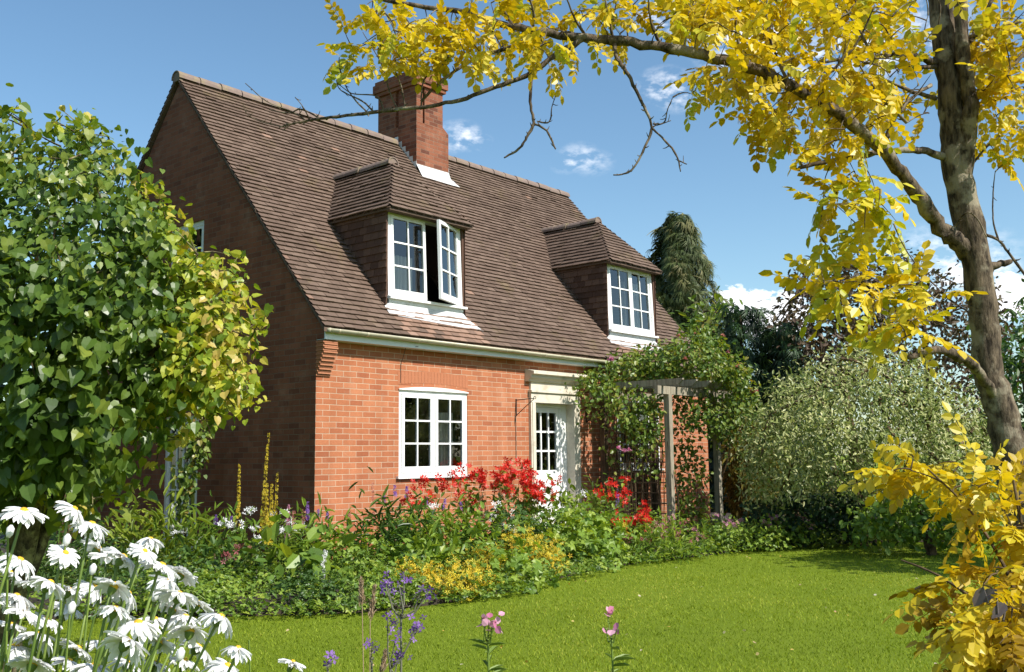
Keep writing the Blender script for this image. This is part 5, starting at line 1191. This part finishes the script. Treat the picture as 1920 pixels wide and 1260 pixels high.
red_plant(1140, -1.2, [(1120, 922), (1135, 925), (1145, 905), (1147, 912), (1170, 900), (1172, 925), (1168, 935), (1150, 928)], 'red lily in front of the trellis right of the door')
red_plant(1185, -2.0, heads(11, 1142, 1215, 968, 990)+[(1203, 950), (1212, 968)], 'low red lily below the trellis near the pink flowering clump')
red_plant(775, -.9, [(765, 935), (778, 938), (808, 936), (782, 948)], 'small red lily with few blooms at the left of the window')
mound(1170, -2.15, 985, 40, 'marigold', 'small orange yellow flowers under the low red lily', 'flower', bd, E_LEAF, (.05, .09), 70, flowers=[(M['froth'], ST5, 4, .04, 'flower', .02)])
mound(872, -1.0, 852, 16, 'young_shrub', 'thin young leafy shoot standing in front of the right casement', 'plant', bd, E_LEAF, (.04, .065), 56)
mound(330, -1.7, 1082, 190, 'leafy_clump', 'low leafy clump at the lawn edge showing right of the tallest daisies', 'plant', bd, LOBE3, (.05, .1), 560)
mound(235, -1.2, 1060, 180, 'leafy_clump', 'low green clump seen between the daisies under the lilac', 'plant', bd2, LOBE3, (.05, .1), 460)
mound(400, -2.2, 1095, 150, 'leafy_clump', 'bright low clump at the lawn edge above the drooping daisies', 'plant', M['bedl'], LOBE3, (.05, .1), 460)
# yellow mulleins
GM = 'yellow mullein spires'
spike(489, -.4, 812, 1000, 'mullein', 'tallest yellow mullein spire against the dark gable', 'flower', M['mullein'], 9, 230, .019, GM, .07, leafm=bd, taper=.6, stem_r=.008)
spike(446, -.2, 870, 985, 'mullein', 'short single yellow mullein spire left of the others', 'flower', M['mullein'], 8, 130, .019, GM, .0, leafm=bd, taper=.6, stem_r=.007)
spike(500, -.6, 906, 1020, 'mullein', 'lower yellow mullein spire left of the middle of the bunch', 'flower', M['mullein'], 7, 110, .019, GM, 0, leafm=bd, stem_r=.007)
spike(508, -.55, 908, 1020, 'mullein', 'stout yellow mullein spire in the middle of the bunch', 'flower', M['mullein'], 9, 170, .020, GM, 0, leafm=bd, stem_r=.008)
spike(515, -.5, 886, 1010, 'mullein', 'slender yellow mullein spire at the right side of the bunch', 'flower', M['mullein'], 7, 120, .018, GM, .02, leafm=bd, stem_r=.006)
# small spikes through the border
V_, P_, S_, W_ = 'violet', 'pink', 'salmon', 'whitep'
for (u, y, vt, vb, w, k, lb_) in ((404, .2, 965, 985, 8, V_, 'violet flower spike left of the short mullein'), (436, .2, 968, 988, 8, V_, 'violet flower spike touching the short mullein'), (573, -.3, 941, 962, 7, V_, 'violet flower spike standing highest at the house corner'), (580, -.5, 955, 975, 8, V_, 'violet flower spike just below the highest one at the house corner'), (594, -.4, 955, 970, 6, V_, 'thin violet spike against the sunlit brick edge'), (611, -.5, 960, 975, 6, V_, 'thin violet spike right of the house corner'),
                                  (742, -.9, 910, 930, 8, V_, 'violet salvia spike below the left end of the sill'), (756, -.9, 910, 932, 8, V_, 'second violet salvia spike below the left end of the sill'), (716, -.9, 925, 945, 6, V_, 'violet salvia spike left of the sill against the brick'), (799, -1.2, 932, 955, 8, V_, 'pale violet spike under the middle of the window'), (830, -1.3, 935, 955, 8, V_, 'violet spike below the left lilies'), (866, -1.3, 940, 958, 7, V_, 'violet spike among the left red lilies'),
                                  (538, -.4, 945, 1010, 9, P_, 'faded pink white spike right of the mullein bunch'), (552, -.5, 958, 985, 10, S_, 'pale salmon spike next to the faded pink one'), (568, -.5, 955, 990, 13, S_, 'broad salmon flower spike by the house corner'), (700, -.8, 905, 940, 6, S_, 'brown red seed spike against the brick left of the window'), (701, -.9, 955, 978, 7, S_, 'salmon red spike low against the brick'), (652, -.7, 958, 972, 5, S_, 'small red spike at the brick foot'),
                                  (321, .8, 945, 1030, 8, W_, 'white tapering spike in front of the tall gable window'), (600, -2.2, 1032, 1088, 13, W_, 'curved white flower spike in the front of the border'), (92, .8, 962, 980, 8, P_, 'deep pink spike behind the tall daisies'), (110, .8, 950, 985, 7, P_, 'second deep pink spike behind the tall daisies'), (1158, -1.6, 918, 950, 8, V_, 'dark violet spike before the trellis')):
    spike(u, y, vt, vb, 'flower_spike_plant', lb_, 'flower', M[k], w, 34 if vb-vt < 40 else 80, .02 if k != W_ else .024, 'slender flower spikes in the border', R_.normal()*.02+(.06 if u == 600 else 0), leafm=bd)
for (u, y, v, lb_) in ((462, .1, 957, 'white flower head between the short and the tall mullein'), (478, -.1, 990, 'white flower head at the left of the mullein feet'), (520, -.4, 963, 'white flower head right of the slender mullein'), (484, -.3, 1010, 'lower white flower head left of the stout mullein'), (415, .1, 981, 'flat white flower head above the left clump'), (438, .1, 984, 'white flower head touching the short mullein stem'), (336, .6, 996, 'white flower left of the green upright clump'), (945, -1.2, 930, 'white flower under the red lilies'), (930, -1.3, 948, 'white flower in the dark gap under the red lilies'), (925, -1.4, 968, 'flat white flower head lowest under the red lilies'), (810, -1.2, 948, 'pale white flower below the window'), (1095, -1.4, 925, 'white flower in front of the door pilaster')):
    P = base_at(u, y); c = at_depth(u, v, depth_of(P)); t = thing('white_flower', lb_, 'flower', tuple(P), 'white flowers in the border')
    g = G(); g.tube([P, P*.3+c*.7+[0, .02, 0], c], [.004, .003, .002], 4); g.build('stem', M['stem'], t, uv=False)
    k = 9; g = G(); A, B, C_ = frames(rdir(k), np.array([0, -.5, .8])+.4*R_.normal(size=(k, 3))); g.inst(ST5[0], ST5[1], c+R_.normal(size=(k, 3))*[.05, .04, .02], A, B, C_, R_.uniform(.03, .045, k), R_.random(k)); g.build('flower_head', M['whitep'], t, uv=False)
# ------------------------------------------------------------------ flowers close to the camera
def daisy(u, v, D, wpx, label, group, n, root):
    c = at_depth(u, v, D); r_ = wpx*D/FPX/2
    t = thing('daisy', label, 'flower', tuple(root), group)
    g = G(); k = 6; side = c-root; bend = np.array([side[0], side[1], 0])
    pts = [root, root+bend*.25+[0, 0, side[2]*.4], root+bend*.62+[0, 0, side[2]*.74], c-n*.012-[0, 0, .0]]
    tt = np.linspace(0, 1, 9)[:, None]; p0, p1, p2, p3 = pts; Q = (1-tt)**3*p0+3*tt*(1-tt)**2*p1+3*tt**2*(1-tt)*p2+tt**3*p3
    g.tube(Q, np.linspace(.0032, .0024, 9), 6, rnd=R_.random()); g.build('stem', M['stem'], t, uv=False, smooth=True)
    X_, Y_, Z_ = frames(np.cross(n, rdir(1)[0])[None], n[None]); X_, Y_, Z_ = X_[0], Y_[0], Z_[0]
    g = G(); m_ = R_.integers(17, 23); droop = R_.uniform(.15, .8)
    for layer in (0, 1):
        for i in range(m_):
            a = 2*PI*(i+.5*layer)/m_+R_.normal()*.08; rad = X_*math.cos(a)+Y_*math.sin(a); tan = np.cross(Z_, rad)
            if layer and R_.random() < .35: continue
            L = r_*R_.uniform(.86, 1.08); w = r_*R_.uniform(.11, .155); dr = droop*R_.uniform(.4, 1.5); tw = R_.normal()*.3; V = []
            for q, s_ in ((.16, .55), (.4, 1.0), (.68, 1.08), (.9, .8), (1.0, .30)):
                p = c+rad*L*q*(1-.22*dr*q)-Z_*(L*dr*q*q*.8)+Z_*.004*(1-layer); tn = tan*math.cos(tw*q)+Z_*math.sin(tw*q)
                V += [p-tn*w*s_+Z_*.0018, p-Z_*.0006, p+tn*w*s_+Z_*.0018]
            F = [(3*j+b, 3*j+b+1, 3*j+b+4, 3*j+b+3) for j in range(4) for b in (0, 1)]; g.add(V, F, R_.random())
    g.build('petals', M['whitep'], t, uv=False, smooth=True)
    g = G(); m2 = 12; V = []; F = []
    for (q, h) in ((.20, -.004), (.205, .002), (.16, .0065), (.09, .0085), (.0, .008)): V += [c+(X_*math.cos(2*PI*i/m2)+Y_*math.sin(2*PI*i/m2))*r_*q+Z_*h for i in range(m2)]
    F = [(j*m2+i, j*m2+(i+1) % m2, (j+1)*m2+(i+1) % m2, (j+1)*m2+i) for j in range(4) for i in range(m2)]; g.add(V, F); g.build('disc', M['disc'], t, uv=False, smooth=True)
    g = G(); V = []
    for (q, h) in ((.22, -.003), (.17, -.011), (.06, -.016)): V += [c+(X_*math.cos(2*PI*i/m2)+Y_*math.sin(2*PI*i/m2))*r_*q+Z_*h for i in range(m2)]
    F = [(j*m2+i, (j+1)*m2+i, (j+1)*m2+(i+1) % m2, j*m2+(i+1) % m2) for j in range(2) for i in range(m2)]; g.add(V, F, .1); g.build('calyx', M['stem'], t, uv=False, smooth=True)
DZ = [(44, 961, 1.75, 88, 'topmost daisy at the far left edge of the clump, face tilted to the viewer', .55), (137, 957, 1.9, 70, 'tall daisy seen from the side next to the topmost one', .1), (171, 985, 1.95, 78, 'daisy half under the tall side facing one, petals spread flat', 0), (121, 1040, 1.85, 66, 'daisy with a plump bud above it and a yellow centre showing', .45), (281, 1014, 2.2, 62, 'highest daisy on the right of the clump', .1), (412, 1160, 1.75, 84, 'big drooping daisy at the right end seen from below', -.25), (445, 1220, 1.7, 64, 'rightmost drooping daisy of the clump seen from behind', -.3), (547, 1246, 1.8, 52, 'lone daisy apart from the clump at the bottom edge', .1), (259, 1171, 1.8, 92, 'large daisy with a wide yellow disc facing up', .5), (236, 1205, 1.6, 96, 'very large daisy hanging over, seen from its back', -.5)]
for q in ((183, 1034), (205, 1046), (229, 1049), (270, 1037), (300, 1060), (17, 1076), (40, 1051), (314, 1092), (94, 1100), (129, 1111), (60, 1094), (177, 1106), (213, 1100), (240, 1112), (27, 1120), (37, 1146), (126, 1140), (215, 1143), (223, 1156), (291, 1163), (190, 1203), (86, 1165), (69, 1191), (149, 1216), (126, 1240), (309, 1209), (291, 1246), (323, 1140), (343, 1160), (368, 1131), (335, 1116), (368, 1215), (303, 1207), (423, 1251), (335, 1076), (317, 1091), (355, 1185), (15, 1170), (30, 1215), (60, 1245), (180, 1250), (240, 1245), (345, 1240)):
    DZ.append((q[0]+R_.normal()*2, q[1]+R_.normal()*2, R_.uniform(1.7, 2.35), R_.uniform(60, 90), None, R_.normal()*.25))
dg = at_depth(60, 1300, 1.95); dg = np.array([dg[0], dg[1], 0.])
for (u, v, D, w, lb_, face) in DZ:
    c = at_depth(u, v, D); root = dg*.55+c*[.45, .45, 0]+R_.normal(size=3)*[.06, .06, 0]-CR*(.12+R_.random()*.1); root[2] = 0
    n_ = unit(CR*R_.uniform(.15, .7)+np.array([0, 0, 1.])-CF*(face-.32)+R_.normal(size=3)*.16)
    daisy(u, v, D, w, lb_ or 'white ox eye daisy in the thick of the clump at the lower left', 'white daisies in the lower left', n_, root)
for (u, v, D, lb_) in ((122, 1024, 1.85, 'daisy bud standing above the daisy with a bud'), (15, 1008, 1.8, 'round pale daisy bud under the topmost daisy'), (131, 1152, 1.8, 'closed daisy bud low in the middle of the clump'), (288, 1128, 2.0, 'daisy bud on a bent stalk at the right of the clump'), (171, 1078, 2.0, 'half hidden daisy bud behind the stems'), (335, 1240, 1.7, 'daisy bud at the bottom edge under the drooping daisies')):
    c = at_depth(u, v, D); t = thing('daisy_bud', lb_, 'flower bud', tuple(dg*[.5, .5, 0]+c*[.5, .5, 0]), 'daisy buds')
    root = dg*.6+c*[.4, .4, 0]; root[2] = 0; g = G(); g.tube([root, root*.5+c*.5+[0, 0, .1], c], [.003, .003, .002], 5); g.build('stem', M['stem'], t, uv=False)
    g = G(); g.tube([c, c+[.002, 0, .006], c+[.004, 0, .016], c+[.005, 0, .022]], [.003, .0065, .007, .002], 8, rnd=.6); g.build('bud', M['whitep'], t, uv=False, smooth=True)
# leaves and bare stems low in the daisy clump
n = 200; X = dg+np.c_[R_.normal(size=(n, 2))*.28, R_.random(n)*.75]+CR*R_.uniform(-.2, .35, (n, 1))+FH*R_.uniform(-.1, .4, (n, 1))
g = G(); leaves(g, X, unit(np.c_[R_.normal(size=(n, 2)), .6+0*X[:, 0]]), L_LEAF, (.06, .13), -.3, .5, .4)
for k in range(60):
    b0 = dg+CR*R_.uniform(-.35, .3)+FH*R_.uniform(-.1, .45); g.tube([b0, b0+[R_.normal()*.05, R_.normal()*.05, .45], b0+CR*R_.uniform(.0, .2)+[0, 0, R_.uniform(.7, 1.05)]], [.003, .0026, .002], 5)
tag(g.build('daisy_leaves', M['stem'], None, uv=False), kind='stuff')
def fore(u, v0, D, flowers, name, label, cat, mt, tm, fs, group, stemm='greyst', leafn=0, per=7, sp=.012, base=(0, 0)):
    root = at_depth(u+base[0], 1330, D); root[2] = 0; t = thing(name, label, cat, tuple(root), group); g = G(); gl = G(); node = at_depth(u, v0, D)
    g.tube([root, root*.5+node*.5+CR*.01, node], [.0035, .003, .0026], 6)
    for (fu, fv) in flowers:
        c = at_depth(fu, fv, D+R_.normal()*.02); mid = (c+node)/2-[0, 0, .02]+CR*R_.normal()*.004; g.tube([node, mid, c], [.0024, .002, .0014], 5)
        h = G(); A, B, C_ = frames(rdir(per), rdir(per)-CF*.3+np.array([0, 0, .4])); h.inst(tm[0], tm[1], c+R_.normal(size=(per, 3))*sp*[1, 1, 1.2], A, B, C_, R_.uniform(.8, 1.2, per)*fs, R_.random(per)); h.build('flower', mt, t, uv=False)
        k = 16; z = R_.random(k); X = node+(c-node)*z[:, None]; a = R_.uniform(0, 2*PI, k); gl.inst(E_LEAF[0], E_LEAF[1], X, *frames(np.c_[np.cos(a), np.sin(a), .6+0*a], np.tile([0, 0, 1.], (k, 1))), .009, R_.random(k))
    if leafn:
        z = R_.random(leafn); X = root*(1-(.55+.45*z))[:, None]+node*(.55+.45*z)[:, None]; a = R_.uniform(0, 2*PI, leafn); gl.inst(L_LEAF[0], L_LEAF[1], X, *frames(np.c_[np.cos(a), np.sin(a), .5+0*a], np.tile([0, 0, 1.], (leafn, 1))), R_.uniform(.03, .07, leafn), R_.random(leafn))
    g.build('stem', M['stem' if leafn else stemm], t, uv=False)
    if gl.nv: gl.build('leaves', M['stem' if leafn else stemm], t, uv=False)
GT = 'purple toadflax by the lawn'
fore(752, 1160, 2.5, [(724, 1090), (723, 1102), (748, 1096), (792, 1098), (803, 1112), (757, 1074)], 'toadflax', 'tallest purple toadflax with forked grey stems at the border front', 'flower', M['violet'], ST4, .011, GT, sp=.008, base=(-12, 0), per=5)
fore(732, 1255, 2.45, [(727, 1163), (744, 1192), (778, 1182), (788, 1172), (746, 1237)], 'toadflax', 'lower forked purple toadflax in front of the tallest one', 'flower', M['violet'], ST4, .011, GT, sp=.010)
fore(697, 1240, 2.5, [(698, 1212)], 'toadflax', 'single short purple toadflax left of the forked ones', 'flower', M['violet'], ST4, .011, GT, sp=.009)
fore(615, 1258, 2.4, [(616, 1242)], 'toadflax', 'purple flower at the bottom edge right of the lone daisy', 'flower', M['violet'], ST4, .012, GT, sp=.009)
GP = 'pink flowers by the lawn'
fore(915, 1205, 2.5, [(905, 1160), (910, 1172), (922, 1176), (930, 1168), (917, 1160)], 'pink_snapdragon', 'pink snapdragon like flower with narrow leaves in the bottom centre', 'flower', M['pink'], ROUND, .022, GP, leafn=46, per=4, sp=.007)
fore(1147, 1200, 2.6, [(1140, 1156), (1136, 1178), (1157, 1180)], 'pink_snapdragon', 'pink snapdragon like flower with narrow leaves right of centre on the lawn', 'flower', M['pink'], ROUND, .022, GP, leafn=50, per=4, sp=.007)
for (u, vt, vb, du, lb_) in ((677, 1090, 1136, 2, 'upright dry grass seed head in front of the border'), (702, 1105, 1160, -8, 'leaning dry grass seed head right of the upright one'), (722, 1225, 1262, -6, 'dry seed head low at the bottom edge among the toadflax')):
    D = 2.7; a = at_depth(u, vt, D); c = at_depth(u+du, vb, D); root = at_depth(u+du*3, 1330, D); root[2] = 0
    t = thing('dry_grass', lb_, 'dry grass', tuple(root), 'dry grass seed heads'); g = G(); g.tube([root, (root+c)/2+CR*.01, c], [.0018, .0015, .0012], 5); g.build('stem', M['straw'], t, uv=False)
    k = 150; z = R_.random(k); X = c+(a-c)*z[:, None]+R_.normal(size=(k, 3))*.0035*(1.1-z)[:, None]; g = G(); g.inst(L_LEAF[0], L_LEAF[1], X, *frames((a-c)[None]/np.linalg.norm(a-c)+R_.normal(size=(k, 3))*.22, rdir(k)), .016, R_.random(k)); g.build('seed_head', M['straw'], t, uv=False)
# garden trees standing behind the viewer's side: seen in the panes, shading the far right of the lawn, or added unseen to dim the gable
bg = bg_tree
def plain_tree(label, x, y, h, r_, n, seed_mat, zs=.40):
    b0 = np.array([x, y, 0.]); t = thing('garden_tree', label, 'tree', (x, y, 0)); d = rdir(n); X = b0+np.array([0, 0, h*.62])+d*np.array([r_, r_, h*zs])*R_.uniform(.6, 1, (n, 1)); XX, OO, i = clumped(X, d, 0, r_*.13, 8); g = G(); leaves(g, XX, OO, E_LEAF, (r_*.10, r_*.2), .3, .5, .6); g.build('crown', M[seed_mat], t, uv=False)
    g = G(); g.tube([b0, b0+[0, .1, h*.4], b0+[.1, 0, h*.8]], [.2, .15, .04], 8); g.build('trunk', M['bark'], t, uv=False)
plain_tree('small green garden tree to the right of the lawn outside the view', 5.4, -8.55, 4.7, 1.2, 240, 'bed2', .24)
plain_tree('big unseen garden tree added left of the gable to cut its sky light', -8.5, 4.5, 9.0, 3.2, 300, 'bed2')  # this tree and the next: unseen, added to keep sky light off the gable
plain_tree('second big unseen garden tree added behind the one left of the gable', -6.5, 11.0, 9.0, 3.4, 300, 'bed2')
plain_tree('green garden tree mirrored in the panes of the left ground floor window', 12.5, -17.5, 7.5, 4.0, 330, 'bed2')
plain_tree('dark garden tree mirrored in the panes beside the other one', 19.0, -22.0, 8.5, 4.6, 330, 'bed2')
